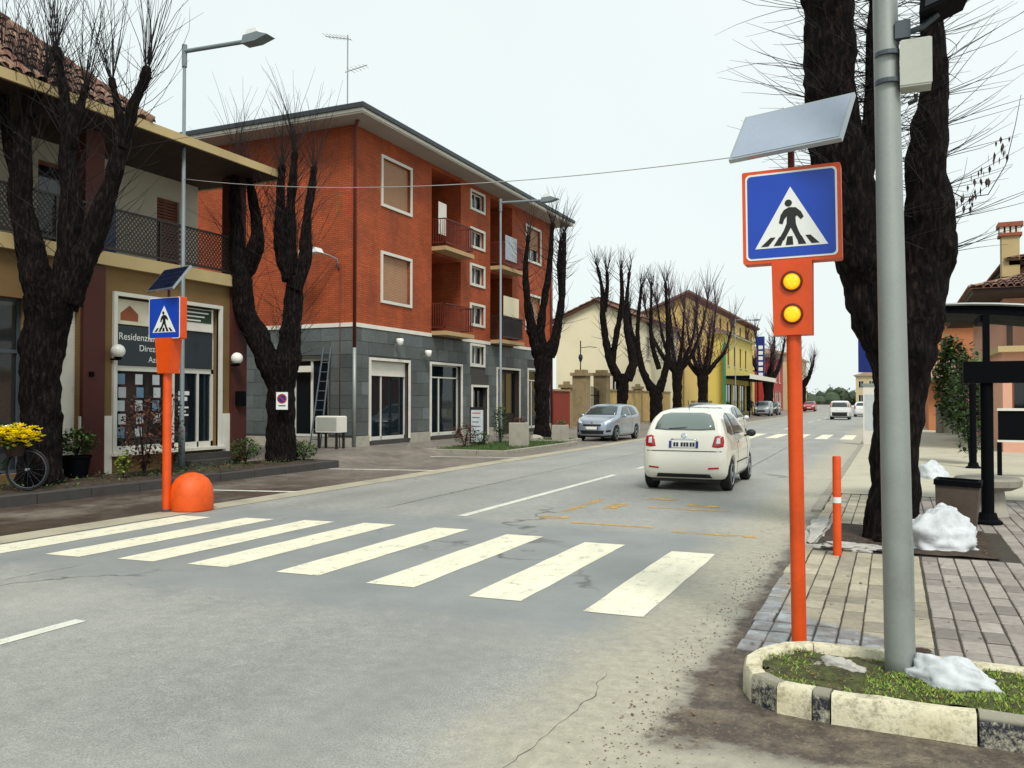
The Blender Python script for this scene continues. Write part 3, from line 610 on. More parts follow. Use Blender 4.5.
bl = beacon('crossing_beacon', 'smaller-looking orange crossing beacon across the road beside the orange dome', (-9.72, 9.33, -.07), 'solar crossing beacons', False, .062)
sh = MB().prism([(-.16,2.62),(.16,2.62),(.11,2.1),(-.11,2.1)], lambda x, z: (x, -.09, z), lambda x, z: (x, .12, z)).build('lower_housing', 'orange_paint', bl)
for o in list(bl.children):
    if o.name.startswith('flasher_box'):
        for c in list(o.children_recursive): bpy.data.objects.remove(c)
        bpy.data.objects.remove(o)
db = MB().lathe([(.30,0),(.31,.03),(.31,.26),(.285,.38),(.23,.47),(.15,.53),(.06,.56),(.001,.565)], n=28).build('dome_bollard', 'orange_bollard', smooth=True, loc=(-9.52, 9.62, 0))
tag(db, 'squat orange plastic dome at the foot of the far crossing beacon', 'bollard')
bb = thing('bollard', 'short orange bollard post with white band beside the big tree', 'bollard', (-.53, 9.4, ZP))
MB().lathe([(.042,0),(.042,1.0),(.038,1.02),(.001,1.025)], n=16).build('post', 'orange_paint', bb, autos=True)
MB().lathe([(.0435,.54),(.0435,.60)], n=16).build('reflective_band', 'white_sign', bb)

# ------------------------------------------------------------------ grey lamp post in the foreground, with cabinet and camera
lp = thing('lamp_post', 'thick grey metal lamp post standing in the grassy kerb island', 'lamp post', (.03, 5.3, IZ-.06)); lp.rotation_euler = (0, -R(.75), 0)
MB().tube([(0,0,-.05),(0,0,.1),(0,0,1.2),(0,0,4.5),(0,0,8.5)], [.081,.081,.079,.063,.045], 24).build('pole', 'galv', lp, smooth=True)
MB().box(.068,.082,-.04,.04,.38,.78).build('inspection_cover', 'galv', lp)
MB().tube([(0,0,8.4),(-.6,0,8.75),(-1.8,0,8.95)], .04, 10).build('arm', 'galv', lp, smooth=True)
MB().box(-2.4,-1.75,-.12,.12,8.88,9.0,.04).build('lamp_head', 'galv_dark', lp)
cb_ = thing('control_box', 'pale grey control box strapped to the side of the grey lamp post', 'control box', (.135, 5.28, 3.53))
MB().box(-.078,.078,-.06,.06,-.135,.135,.008).build('case', 'box_grey', cb_); MB().box(-.082,.082,-.064,-.055,-.125,.125).build('lid', 'box_grey', cb_)
for z in (-.08,.08): MB().lathe([(.070,-.012),(.072,-.012),(.072,.012),(.070,.012)], (-.142,0,z), 20).build('strap', 'galv_dark', cb_)
MB().tube([(.0,0,-.165),(.0,.0,-.2),(-.04,.0,-.215)], .012, 8).build('cable_gland', 'black_plastic', cb_)
fl = thing('floodlight', 'dark floodlight on a bracket above the pale control box', 'floodlight', (.27, 5.28, 3.8))
MB().prism([(-.12,-.03),(.14,.05),(.12,.16),(-.1,.14)], lambda x, z: (x, -.13, z), lambda x, z: (x*.8, .13, z)).build('housing', 'dark_metal', fl)
MB().prism([(-.09,.0),(.1,.06),(.09,.13),(-.08,.11)], lambda x, z: (x, -.133, z), lambda x, z: (x, -.129, z)).build('glass', 'darkglass', fl)
MB().tube([(-.18,0,-.08),(-.1,0,-.06),(-.02,0,0)], .018, 8).build('bracket', 'galv_dark', fl); MB().box(-.24,-.16,-.05,.05,-.12,-.02).build('clamp', 'galv_dark', fl)

# ------------------------------------------------------------------ trees
RV = Vector((math.cos(YAW), math.sin(YAW), 0)); FV = Vector((-math.sin(YAW), math.cos(YAW), 0))
def smooth_path(P, step):
    out_ = []
    for i in range(len(P)-1):
        p0, p1, p2, p3 = [np.array(P[max(0, min(len(P)-1, j))]) for j in (i-1, i, i+1, i+2)]
        n = max(2, int(np.linalg.norm(p2[:3]-p1[:3]) / step))
        for k in range(n):
            t = k/n; out_.append(.5*((2*p1) + (-p0+p2)*t + (2*p0-5*p1+4*p2-p3)*t*t + (-p0+3*p1-3*p2+p3)*t**3))
    out_.append(np.array(P[-1])); return out_
def pollard(label, base, s, u0, v0, limbs, seed, twigs, tw=(.5, 1.5), up=.6, tr=.006, tmat='twig', group='pollarded street trees', spread=1., knob=True, nseg=12, sector=None):
    rr = random.Random(seed); t = thing('pollarded_tree', label, 'tree', base, 0, group)
    tips = []
    for li, L in enumerate(limbs):
        dep = 0. if li == 0 else rr.uniform(-.5, .5) * s * 25
        P = []
        for k, (u, v, r) in enumerate(L):
            fr = 0 if li == 0 else k / (len(L)-1)
            q = RV*((u-u0)*s) + FV*(dep*fr); P.append((q.x, q.y, (v0-v)*s, r*s*(.97 if s < .012 else .88)))
        path = smooth_path(P, max(.05, 2.2*s)); pts = [p[:3] for p in path]; rad = [max(.008, p[3]) for p in path]
        if li: # lumpy pollard knuckles
            for k in range(len(rad)): rad[k] *= 1 + .12*noise.noise(Vector(pts[k])*1.8 + Vector((seed,0,0)))
            m_ = len(rad); rad = [q*(1 - .38*(k/(m_-1))**2) for k, q in enumerate(rad)]; rad[-5:-1] = [q*1.3 for q in rad[-5:-1]]; rad[-1] *= .6
            tips += [(Vector(pts[-1]), (Vector(pts[-1])-Vector(pts[-4])).normalized(), rad[-2], 7)]
            for k in range(len(pts)//5, len(pts)-1, max(1, len(pts)//14)): tips.append((Vector(pts[k]), None, rad[k], 1))
        MB().tube(pts, rad, nseg + 6 if s < .03 else 9, True, .2, seed+li).build('trunk' if li == 0 else 'limb', 'bark', t, smooth=True)
    b = MB(); wts = [q[3] for q in tips]
    for _ in range(twigs):
        p, d, r, _w = rr.choices(tips, wts)[0]
        a = rr.uniform(0, 6.283)
        side = Vector((math.cos(a), math.sin(a), 0))
        if d is None:
            p0 = p + side*r*.85; dr = (side*spread + Vector((0,0,up*rr.uniform(.2,1.6)))).normalized(); ln = rr.uniform(*tw)*.8
        else:
            p0 = p + side*r*.6; dr = (d*.6 + side*rr.uniform(.1,.7)*spread + Vector((0,0,up))).normalized(); ln = rr.uniform(*tw)
        q = p0; pts = [q]; bend = Vector((rr.uniform(-.25,.25), rr.uniform(-.25,.25), rr.uniform(.0,.35)*up))
        for k in range(4): dr = (dr + bend*.75 + Vector((rr.uniform(-.12,.12), rr.uniform(-.12,.12), rr.uniform(-.1,.1)))).normalized(); q = q + dr*ln/4; pts.append(q)
        b.tube(pts, [tr, tr*.85, tr*.7, tr*.5, tr*.3], 3, False)
    b.build('twigs', tmat, t, kind='stuff')
    return t
bigt = pollard('huge dark pollarded tree with two thick limbs right behind the grey lamp post', (0, 10.75, .06), .01165, 893, 540,
    [[(893,545,31),(893,525,27),(894,480,23),(898,420,24),(901,370,29),(900,325,35)],
     [(895,345,30),(880,310,28),(860,250,26),(843,170,30),(832,90,28),(831,10,33),(826,-70,28),(822,-120,18)],
     [(905,345,28),(918,305,26),(932,262,24),(932,220,25),(930,180,22),(932,140,19),(937,95,16),(937,50,14),(935,0,12),(938,-60,9),(936,-110,6)],
     [(858,215,14),(868,160,10),(873,110,8),(874,50,6),(878,-20,5)]], 3, 1250, (.6, 1.6), .3, .0052, spread=1.3, nseg=18)
lv = []
for i in range(38):                                     # dry leaves left on one drooping twig
    t_ = i/37; u = 958 + 52*t_ + rnd.uniform(-5, 5); v = 205 - 62*t_**1.5 + rnd.uniform(-14, 14)
    q = RV*((u-893)*.01165) + FV*rnd.uniform(-.1,.1); z = (540-v)*.01165; a = rnd.uniform(0,3.14); l = rnd.uniform(.07,.13); w_ = l*.19
    ax = Vector((math.cos(a), math.sin(a), 0))
    m_ = MB().quad(q+Vector((0,0,z)), q+ax*w_+Vector((0,0,z-l*.4)), q+Vector((0,.012,z-l)), q-ax*w_+Vector((0,0,z-l*.45))); m_.build('dry_leaf', 'dryleaf', bigt)
tq = [RV*((u-893)*.01165)+Vector((0,0,(540-v)*.01165)) for u, v in ((940,190),(965,203),(990,200),(1008,170),(1018,130),(1024,100))]
MB().tube(tq, [.008,.007,.006,.005,.004,.003], 5).build('twig', 'twig', bigt)
pollard('stout dark pollarded tree at the left edge above the bicycle', (-13.55, 10.2, .12), .0175, 47, 490,
    [[(47,500,30),(46,470,24),(45,420,20),(47,360,22),(52,320,24),(57,292,28)],
     [(49,310,18),(36,262,16),(25,210,14),(24,160,12),(29,110,9),(31,85,7)], [(24,190,9),(12,150,7),(6,110,6),(2,60,5)], [(30,120,7),(40,85,5),(44,60,4)],
     [(64,312,20),(74,262,16),(74,210,13),(70,160,10),(68,110,8),(60,60,6),(58,48,4)], [(72,150,7),(82,110,6),(88,85,4)],
     [(70,305,18),(94,240,14),(112,190,11),(122,150,10),(121,118,7),(112,78,5)], [(123,150,8),(136,110,7),(148,85,6),(153,70,5)]], 11, 460, (.9, 2.4), 1.0, .0075, spread=.8, nseg=14)
pollard('dark forked pollarded tree with a no-parking plate before the brick building', (-13.45, 16.42, .15), .024, 280, 458,
    [[(281,470,21),(281,450,17),(281,420,15),(280,385,16),(280,362,19)],
     [(276,375,14),(260,340,13),(247,312,12),(241,275,12),(237,230,10),(235,190,8),(236,160,5)], [(243,270,9),(254,240,9),(254,215,7),(247,180,6),(243,155,4)],
     [(284,372,14),(289,335,13),(292,295,12),(290,262,11)], [(289,275,9),(279,240,8),(279,200,7),(280,158,5)], [(290,270,9),(289,215,7),(292,180,6),(295,147,4)], [(293,285,9),(303,255,8),(304,218,6),(309,180,6),(311,158,4)]], 21, 420, (.6, 2.2), 1.0, .008, spread=.8, nseg=14)
pollard('tall pollarded tree with three long limbs at the far corner of the brick building', (-13.2, 32.7, .1), .0414, 540, 436,
    [[(539,440,11),(539,420,8.5),(539,380,9),(541,345,12)], [(536,355,8),(529,332,6),(524,300,5),(522,268,4),(525,235,3)], [(540,350,7),(537,330,5),(540,304,4.5),(546,265,4),(549,222,3)],
     [(545,355,8),(552,335,6),(557,308,5),(560,265,4),(561,230,3)], [(558,290,3.5),(556,262,3),(558,236,2)]], 31, 260, (.6, 1.8), .9, .012, nseg=9)
pollard('pollarded tree with upright bare limbs behind the parked silver car', (-14.2, 47.3, .1), .0577, 622, 425,
    [[(622,428,8),(622,400,6.5),(623,372,8)], [(619,378,6),(609,355,5),(603,319,4),(602,289,3),(597,265,2)], [(604,310,3),(607,285,2.5),(606,270,2)], [(612,362,4),(615,338,3.5),(621,304,3.5),(620,268,2.5)],
     [(627,378,6),(633,360,5),(627,325,4),(628,295,3),(631,268,2)]], 41, 240, (.6, 1.6), .9, .016, nseg=8)
pollard('pollarded tree with wide forked limbs before the cream gable house', (-14.2, 55, .1), .0663, 657, 420,
    [[(657,424,8),(657,400,7),(657,382,8)], [(653,386,5),(642,364,4),(638,330,3),(642,283,2)], [(642,360,3),(634,335,2.5),(630,305,2)], [(660,388,5),(667,362,4),(668,335,3),(665,280,2)], [(660,366,3),(653,334,2.6),(654,283,1.8)]], 51, 260, (.6, 1.6), .9, .018, nseg=8)
def fan_limbs(n, h, s, seed, u0=0, v0=0, tr=6):
    rr = random.Random(seed); L = [[(u0,v0+4,tr),(u0,v0-h*.22,tr*.85),(u0,v0-h*.42,tr*1.1)]]
    for i in range(n):
        a = (i/(n-1)-.5)*1.5; k = rr.uniform(.85, 1.1)
        L.append([(u0,v0-h*.4,tr*.6),(u0+a*h*.16,v0-h*.55,tr*.42),(u0+a*h*.28,v0-h*.75*k,tr*.3),(u0+a*h*.36,v0-h*k,tr*.16)])
    return L
for lab, base, s, h, n, tw_ in [('first bushy purple-brown pollard between the cream house and yellow building', (-14.2, 61, .1), .073, 118, 6, 420), ('second bushy purple-brown pollard in front of the yellow building', (-14.2, 70, .1), .083, 100, 6, 460),
    ('far pollard with pale upright twigs in front of the red facade', (-13.6, 106, .1), .121, 72, 5, 330), ('farthest pollarded tree, left of the distant red car', (-13.6, 146, .1), .162, 52, 5, 260)]:
    pollard(lab, base, s, 0, 0, fan_limbs(n, h, s, int(base[1])), int(base[1]), tw_, (1.2, 3.), 1.5, .02 if s < .1 else .03, 'purple_twig', nseg=8)

# ------------------------------------------------------------------ leafy plants
def leaves(b, c, rx, rz, n, size, rr, hang=0):
    for _ in range(n):
        d = Vector((rr.gauss(0,1), rr.gauss(0,1), rr.gauss(0,1))).normalized() * rr.uniform(.35, 1)**.6
        p = Vector(c) + Vector((d.x*rx, d.y*rx, d.z*rz)); a = rr.uniform(0,6.28); e = rr.uniform(-.6,.9)
        ax = Vector((math.cos(a)*math.cos(e), math.sin(a)*math.cos(e), math.sin(e) - hang)); sd_ = frame(ax)[0]; l = size*rr.uniform(.6,1.3)
        b.quad(p, p+ax*l*.5+sd_*l*.25, p+ax*l, p+ax*l*.5-sd_*l*.25)
def shrub(label, loc, rx, h, n, size, m='leaf', seed=1, stems=6, pot=None, name='shrub', group=None):
    rr = random.Random(seed); t = thing(name, label, 'shrub' if not pot else 'potted plant', loc, 0, group); z0 = 0
    if pot:
        z0 = pot*.8; MB().lathe([(pot*.38,0),(pot*.5,pot*.75),(pot*.54,pot*.78),(pot*.54,pot*.86),(pot*.46,pot*.86),(pot*.44,pot*.75)], n=16).build('pot', 'terracotta' if pot < .4 else 'dark_metal', t, autos=True)
    st = MB()
    for k in range(stems):
        a = rr.uniform(0,6.28); q = rr.uniform(.2,.8)*rx
        st.tube([(0,0,z0-.03),(q*.4*math.cos(a),q*.4*math.sin(a),z0+h*.45),(q*math.cos(a),q*math.sin(a),z0+h*.92)], [.012,.009,.004], 5)
    st.build('stems', 'twig', t)
    lf = MB(); leaves(lf, (0,0,z0+h*.55), rx, h*.5, int(n*1.9), size, rr); lf.build('foliage', m, t)
    return t
shrub('reddish leafy shrub in the bed before the office window', (-13.3, 12.2, .2), .5, 1.45, 420, .1, 'redleaf', 1, 9)
shrub('smaller reddish shrub right behind the far crossing beacon', (-13.5, 12.95, .2), .38, 1.6, 260, .1, 'redleaf', 2, 7)
shrub('dark leafy plant in a broad pot by the red pillar', (-14.0, 11.25, .17), .38, .5, 300, .11, 'leaf', 3, 6, pot=.5, name='potted_plant')
shrub('low pale green plant beside the reddish shrub', (-13.35, 11.75, .2), .16, .42, 90, .08, 'grass', 4, 4)
shrub('round clipped green bush left of the forked tree', (-13.7, 15.5, .2), .36, .55, 520, .07, 'leaf', 5, 5)
shrub('low red and green plant at the foot of the forked tree', (-13.6, 17.0, .15), .4, .5, 300, .08, 'redleaf', 6, 5)
shrub('green bush at the corner end of the raised bed', (-13.1, 16.85, .15), .34, .5, 320, .08, 'leaf', 7, 5)
shrub('red shrub in the grassy build-out by the second shop window', (-12.7, 24.6, .1), .42, .75, 360, .09, 'redleaf', 8, 6)
shrub('small dark bush beside the notice board', (-12.5, 25.4, .1), .3, .5, 240, .08, 'leaf', 9, 5)
shrub('slim dark evergreen shrub at the foot of the second street lamp', (-12.7, 27.4, .1), .3, 1.3, 460, .09, 'leaf', 10, 4)
gc = MB(); rr = random.Random(5)
for _ in range(260): x, y = rr.uniform(-14.1, -12.6), rr.uniform(7, 17); leaves(gc, (x, y, .22), .12, .06, 6, .06, rr)
gc = gc.build('ground_cover', 'leaf', kind='stuff'); gc['label'] = 'low dark ground cover in the raised bed'; gc['category'] = 'ground cover'
g2 = MB()
for _ in range(5000):
    x, y = (rr.uniform(-13, -10.6), rr.uniform(23, 29.1)) if rr.random() < .8 else (rr.uniform(-13.9, -11.3), rr.uniform(29.9, 31.5)); h = rr.uniform(.04,.1); a = rr.uniform(0,6.28)
    g2.quad((x-.01*math.cos(a), y-.01*math.sin(a), .11), (x+.01*math.cos(a), y+.01*math.sin(a), .11), (x+rr.uniform(-.03,.03), y+rr.uniform(-.03,.03), .12+h))
g2 = g2.build('grass', 'lawn', kind='stuff'); g2['label'] = 'short grass in the build-outs before the brick building'; g2['category'] = 'grass'

# ------------------------------------------------------------------ facade helper
class Face:                                             # a wall plane: along = 'y' (outward +X) or 'x' (outward -Y) or 'X' (outward -X)
    def __init__(s, along, c): s.al = along; s.c = c
    def p(s, a, z, d=0):                                # d = distance outwards
        if s.al == 'y': return (s.c + d, a, z)
        if s.al == 'X': return (s.c - d, a, z)
        return (a, s.c - d, z)
    def box(s, b, a0, a1, z0, z1, d0, d1):
        p, q = s.p(a0, z0, d0), s.p(a1, z1, d1)
        return b.box(min(p[0],q[0]), max(p[0],q[0]), min(p[1],q[1]), max(p[1],q[1]), min(p[2],q[2]), max(p[2],q[2]))
    def wall(s, a0, a1, z0, z1, ops, dep=.25):
        b = MB(); A = sorted({a0, a1} | {v for o in ops for v in o[:2] if a0 < v < a1}); Z = sorted({z0, z1} | {v for o in ops for v in o[2:4] if z0 < v < z1})
        for i in range(len(A)-1):
            for j in range(len(Z)-1):
                ca, cz = (A[i]+A[i+1])/2, (Z[j]+Z[j+1])/2
                if not any(o[0] < ca < o[1] and o[2] < cz < o[3] for o in ops): b.quad(s.p(A[i],Z[j]), s.p(A[i+1],Z[j]), s.p(A[i+1],Z[j+1]), s.p(A[i],Z[j+1]))
        for o in ops:
            l0, l1 = max(o[2], z0), min(o[3], z1)
            if l1 <= l0: continue
            D = o[4] if len(o) > 4 else dep
            for (aa, za), (ab, zb) in (((o[0],l0),(o[1],l0)),((o[0],l1),(o[1],l1)),((o[0],l0),(o[0],l1)),((o[1],l0),(o[1],l1))):
                if za == zb and za in (z0, z1) and not (o[2] == za or o[3] == za): continue
                b.quad(s.p(aa,za), s.p(ab,zb), s.p(ab,zb,-D), s.p(aa,za,-D))
        return b
def window(face, par, a0, a1, z0, z1, dep=.2, frame_m='white_frame', pane='darkglass', fw=.06, surround=None, mull=1, shutter=None, sill=None):
    w_ = MB()
    for q in ((a0,a1,z0,z0+fw),(a0,a1,z1-fw,z1),(a0,a0+fw,z0+fw,z1-fw),(a1-fw,a1,z0+fw,z1-fw)): face.box(w_, *q, -dep, -dep+.06)
    for k in range(1, mull+1):
        c = a0 + (a1-a0)*k/(mull+1); face.box(w_, c-fw/2, c+fw/2, z0+fw, z1-fw, -dep, -dep+.055)
    wo = w_.build('window', frame_m, par)
    face.box(MB(), a0+fw*.5, a1-fw*.5, z0+fw*.5, z1-fw*.5, -dep-.0, -dep+.02).build('pane', pane, wo)
    if surround:
        sb = MB(); t = surround
        for q in ((a0-t,a1+t,z0-t,z0),(a0-t,a1+t,z1,z1+t),(a0-t,a0,z0,z1),(a1,a1+t,z0,z1)): face.box(sb, *q, -.02, .045)
        sb.build('surround', 'white_frame', wo)
    if shutter:
        frac, sm = shutter; zb = z1 - (z1-z0)*frac; sl = MB(); n = max(3, int((z1-zb)/.055))
        for k in range(n): face.box(sl, a0+.02, a1-.02, zb+(z1-zb)*k/n, zb+(z1-zb)*(k+.82)/n, -dep+.06, -dep+.085)
        face.box(sl, a0+.02, a1-.02, zb, z1, -dep+.061, -dep+.07)
        sl.build('roller_shutter', sm, wo)
    if sill: face.box(MB(), a0-.08, a1+.08, z0-.07, z0, -dep, .08).build('sill', sill, wo)
    return wo
def roof_tiles(b, P0, along, up, L, H, ta=.22, tu=.36, taper=0, both=False):     # rows of half-round tiles on a sloping plane
    al, u = Vector(along).normalized(), Vector(up).normalized(); n = al.cross(u).normalized()
    if n.z < 0: n = -n
    for j in range(int(H/tu)+1):
        l0 = taper*j*tu
        for i in range(int(L/ta)+1):
            if i*ta > L - l0 or (both and i*ta < l0): continue
            p = Vector(P0) + al*(i*ta) + u*(j*tu); r = ta*.46; k0 = len(b.v)
            for e, lift, rr_ in ((0, .035, r), (tu*1.15, .0, r*.85)):
                for k in range(5):
                    t = math.pi*k/4; q = p + u*e + al*(rr_*math.cos(t)) + n*(rr_*.75*math.sin(t) + lift); b.v.append(tuple(q))
            for k in range(4): b.f.append((k0+k, k0+k+1, k0+6+k, k0+5+k))

# ------------------------------------------------------------------ orange brick apartment building
ob = thing('apartment_building', 'three-storey orange brick apartment building with grey stone ground floor', 'building', (0,0,0))
FX, FY = Face('y', -15.6), Face('x', 22.6); Y1 = 39.7; ZT = 10.45; ZB = 4.05
W1 = [(24.2,26.0,8.25,9.8),(24.2,26.0,5.0,6.55),(36.5,38.2,8.25,9.8),(36.5,38.2,5.0,6.55)]
LG = [(27.55,29.9,7.35,10.3),(27.55,29.9,4.2,7.1),(32.6,34.9,7.35,10.3),(32.6,34.9,4.2,7.1)]
SW = [(30.78,31.95,9.5,10.15),(30.78,31.95,7.95,8.6),(30.78,31.95,6.4,7.12),(30.78,31.95,4.75,5.5),(30.78,31.95,3.1,3.85)]
SHOP = [(23.5,25.9,.3,2.95),(27.5,29.9,.3,2.97),(30.9,32.3,.15,2.17),(33.3,35.65,.15,2.98),(36.7,38.9,.3,3.05)]
FX.wall(22.6, Y1, ZB, ZT, W1 + [l + (1.5,) for l in LG] + SW[:4]).build('brick_wall', 'brick', ob)
FX.wall(22.6, Y1, 0, ZB, SHOP + SW[4:], .3).build('base_wall', 'kerb_dark', ob)
FY.wall(-27, -15.6, ZB, ZT, []).build('brick_wall', 'brick', ob)
GW = [(-18.05,-16.6,.45,3.0)]
FY.wall(-27, -15.6, 0, ZB, GW).build('base_wall', 'kerb_dark', ob)
MB().quad((-15.6,Y1,0),(-27,Y1,0),(-27,Y1,ZT),(-15.6,Y1,ZT)).build('brick_wall', 'dark_red', ob)
MB().quad((-27,22.6,0),(-27,Y1,0),(-27,Y1,ZT),(-27,22.6,ZT)).build('brick_wall', 'brick', ob)
# stone cladding, one slab at a time, cut round the openings
def cladding(face, a0, a1, z0, z1, ops, pw=.78, ph=.43):
    n = 0; meshes = {}
    rows = int(round((z1-z0)/ph)); ph = (z1-z0)/rows
    for j in range(rows):
        zb, zt = z0 + j*ph, z0 + (j+1)*ph; cuts = [(a0, a1)]
        for o in ops:
            if o[2]-.1 < zt-.02 and o[3]+.1 > zb+.02:
                cuts = [q for c in cuts for q in ((c[0], min(c[1], o[0]-.1)), (max(c[0], o[1]+.1), c[1])) if q[1]-q[0] > .08]
        off = pw*.5 if j % 2 else 0
        for c in cuts:
            e = [c[0]]; k = math.floor((c[0]-a0+off)/pw) + 1
            while a0 - off + k*pw < c[1] - .15:
                if a0 - off + k*pw > c[0] + .15: e.append(a0 - off + k*pw)
                k += 1
            e.append(c[1])
            for u0, u1 in zip(e, e[1:]):
                wd = round(u1-u0-.012, 3); key = (wd, j == -1)
                ce, cz = (u0+u1)/2, (zb+zt)/2; d = .012 + rnd.uniform(0, .006)
                if key not in meshes:
                    b = MB(); f0 = Face(face.al, 0); f0.box(b, -wd/2, wd/2, -ph/2+.006, ph/2-.006, -.02, 0); o = b.build('stone_slab', 'stone', ob); meshes[key] = o.data; o.location = face.p(ce, cz, d)
                else: link('stone_slab', meshes[key], ob, face.p(ce, cz, d))
                n += 1
    return n
cladding(FX, 22.6, Y1, .5, ZB-.08, SHOP + SW[4:]); cladding(FY, -20.4, -15.6, .5, ZB-.08, GW)
prev = 22.55
for o in sorted(SHOP) + [(Y1, Y1, 0, 0)]:
    if o[0]-.1 > prev: FX.box(MB(), prev, o[0]-.1, .05, .48, -.02, .05).build('plinth', 'concrete', ob)
    prev = o[1]+.1
FY.box(MB(), -27, -15.66, .05, .43, -.02, .05).build('plinth', 'concrete', ob)
for a, c in ((22.56,27.5),(29.95,32.55),(34.95,Y1)): FX.box(MB(), a, c, ZB-.07, ZB+.06, -.02, .04).build('belt_course', 'white_paint', ob)
FY.box(MB(), -27, -15.64, ZB-.07, ZB+.06, -.02, .04).build('belt_course', 'white_paint', ob)
for i, (a0, a1, z0, z1) in enumerate(W1): window(FX, ob, a0, a1, z0, z1, .18, 'white_frame', 'darkglass', .05, .1, 1, (.97 if i != 2 else .62, 'shutter_tan'))
for a0, a1, z0, z1 in SW: window(FX, ob, a0, a1, z0, z1, .16, 'white_frame', 'darkglass', .05, .1, 1)
for gi, (a0, a1, z0, z1) in enumerate(LG):              # recessed balconies
    FL = Face('y', -17.1); FL.wall(a0, a1, z0-.05, z1+.02, []).build('loggia_wall', 'loggia_shaded', ob)  # shade of the recess is put into this darker red
    d0 = a0 + .25; dr = MB(); FL.box(dr, d0, d0+.85, z0, z0+2.25, .0, .06); do = dr.build('balcony_door', 'white_frame', ob)
    FL.box(MB(), d0+.1, d0+.75, z0+.3, z0+2.1, .055, .075).build('pane', 'darkglass', do)
    sl = MB(); FX.box(sl, a0-.0, a1+.0, z0-.15, z0, -1.5, .6); so = sl.build('balcony', 'tan_slab', ob)
    rl = MB(); D = .56
    for zz in (z0+.12, z0+1.0): FX.box(rl, a0+.02, a1-.02, zz, zz+.04, D-.04, D); FX.box(rl, a0+.02, a0+.05, zz, zz+.04, .0, D); FX.box(rl, a1-.05, a1-.02, zz, zz+.04, .0, D)
    n = 22
    for k in range(n+1): c = a0+.03 + (a1-a0-.06)*k/n; FX.box(rl, c-.009, c+.009, z0+.12, z0+1.02, D-.03, D-.012)
    for k in range(5):
        for c in (a0+.035, a1-.035): FX.box(rl, c-.009, c+.009, z0+.12, z0+1.02, .05+k*.1, .068+k*.1)
    rl.build('railing', 'red_metal' if gi != 3 else 'bronze_rail', so)
    if gi == 2: FX.box(MB(), a0+.3, a0+1.5, z0+.3, z0+1.35, D+.005, D+.02).build('hanging_sheet', 'wet_grey', so)
    if gi == 3: FX.box(MB(), a0+.35, a0+1.9, z0+1.02, z0+1.9, D-.1, D-.06).build('wind_screen', 'cream_wall', so); FX.box(MB(), a0+.06, a1-.06, z0+.14, z0+.98, D-.06, D-.045).build('screen_cloth', 'black_plastic', so)
    if gi == 0: FX.box(MB(), a0+.15, a0+.75, z0+.5, z0+1.7, .2, .22).build('laundry_sheet', 'white_paint', so)
def shopfront(face, par, a0, a1, z0, z1, door=False):
    sb = MB(); t = .09
    for q in ((a0-t,a1+t,z1,z1+t),(a0-t,a0,z0,z1),(a1,a1+t,z0,z1)): face.box(sb, *q, -.05, .05)
    s_ = sb.build('shopfront', 'marble', par)
    fr = MB(); f = .05
    for q in ((a0,a1,z0,z0+.12),(a0,a1,z1-f,z1),(a0,a0+f,z0,z1),(a1-f,a1,z0,z1),(a0,a1,z1-.5,z1-.45),((a0+a1)/2-.35,(a0+a1)/2-.3,z0,z1-.5)): face.box(fr, *q, -.2, -.14)
    fr.build('frame', 'white_frame', s_); face.box(MB(), a0+.02, a1-.02, z0+.05, z1-.02, -.18, -.17).build('pane', 'glass', s_)
    face.box(MB(), a0, a1, z0-.0, z1, -1.5, -1.45).build('back_wall', 'interior', s_)
    fl_ = MB(); face.box(fl_, a0, a1, z0-.04, z0, -1.5, -.2); face.box(fl_, a0, a1, z1, z1+.04, -1.5, -.2); face.box(fl_, a0-.04, a0, z0, z1, -1.5, -.2); face.box(fl_, a1, a1+.04, z0, z1, -1.5, -.2)
    fl_.build('display_box', 'interior_pale', s_); return s_
for i in (0, 1, 4):
    o = SHOP[i]; s_ = shopfront(FX, ob, *o)
    if i == 0:
        FX.box(MB(), o[0]+.02, o[1]-.02, o[3]-.5, o[3]-.02, -.2, -.12).build('sign_band', 'white_paint', s_)
        dt = MB(); FX.box(dt, o[0]+1.0, o[1]-.5, o[2]+.65, o[2]+.7, -.9, -.4); [FX.box(dt, o[0]+1.0+k, o[0]+1.05+k, o[2], o[2]+.7, -.7, -.6) for k in (0, .75)]; dt.build('display_table', 'white_frame', s_)
    else:
        for k in range(4): FX.box(MB(), o[0]+.35+k*.45, o[0]+.65+k*.45, o[2]+.5+.2*(k % 2), o[2]+1.0+.25*(k % 3), -.7, -.4).build('display_item', ['white_paint', 'red_metal', 'blue_grey', 'poster'][k], s_)
for i in (2, 3):
    o = SHOP[i]; d = MB()
    for q in ((o[0]-.09,o[0],o[2],o[3]+.09),(o[1],o[1]+.09,o[2],o[3]+.09),(o[0],o[1],o[3],o[3]+.09)): FX.box(d, *q, -.05, .05)
    d_ = d.build('doorway', 'marble', ob); FX.box(MB(), o[0], o[1], o[2], o[3], -.25, -.2).build('door_leaf', 'dark_wood' if i == 3 else 'dark_metal', d_)
    for k in (0, 1): c = o[0]+.15+k*(o[1]-o[0])/2; FX.box(MB(), c, c+(o[1]-o[0])/2-.25, o[2]+.9, o[3]-.15, -.21, -.185).build('pane', 'darkglass', d_)
window(FY, ob, -18.05, -16.6, .45, 3.0, .15, 'white_frame', 'darkglass', .08, None, 1)
MB().box(-18.0, -17.2, 22.5, 22.56, 2.55, 2.75).build('sign_band', 'white_paint', ob)
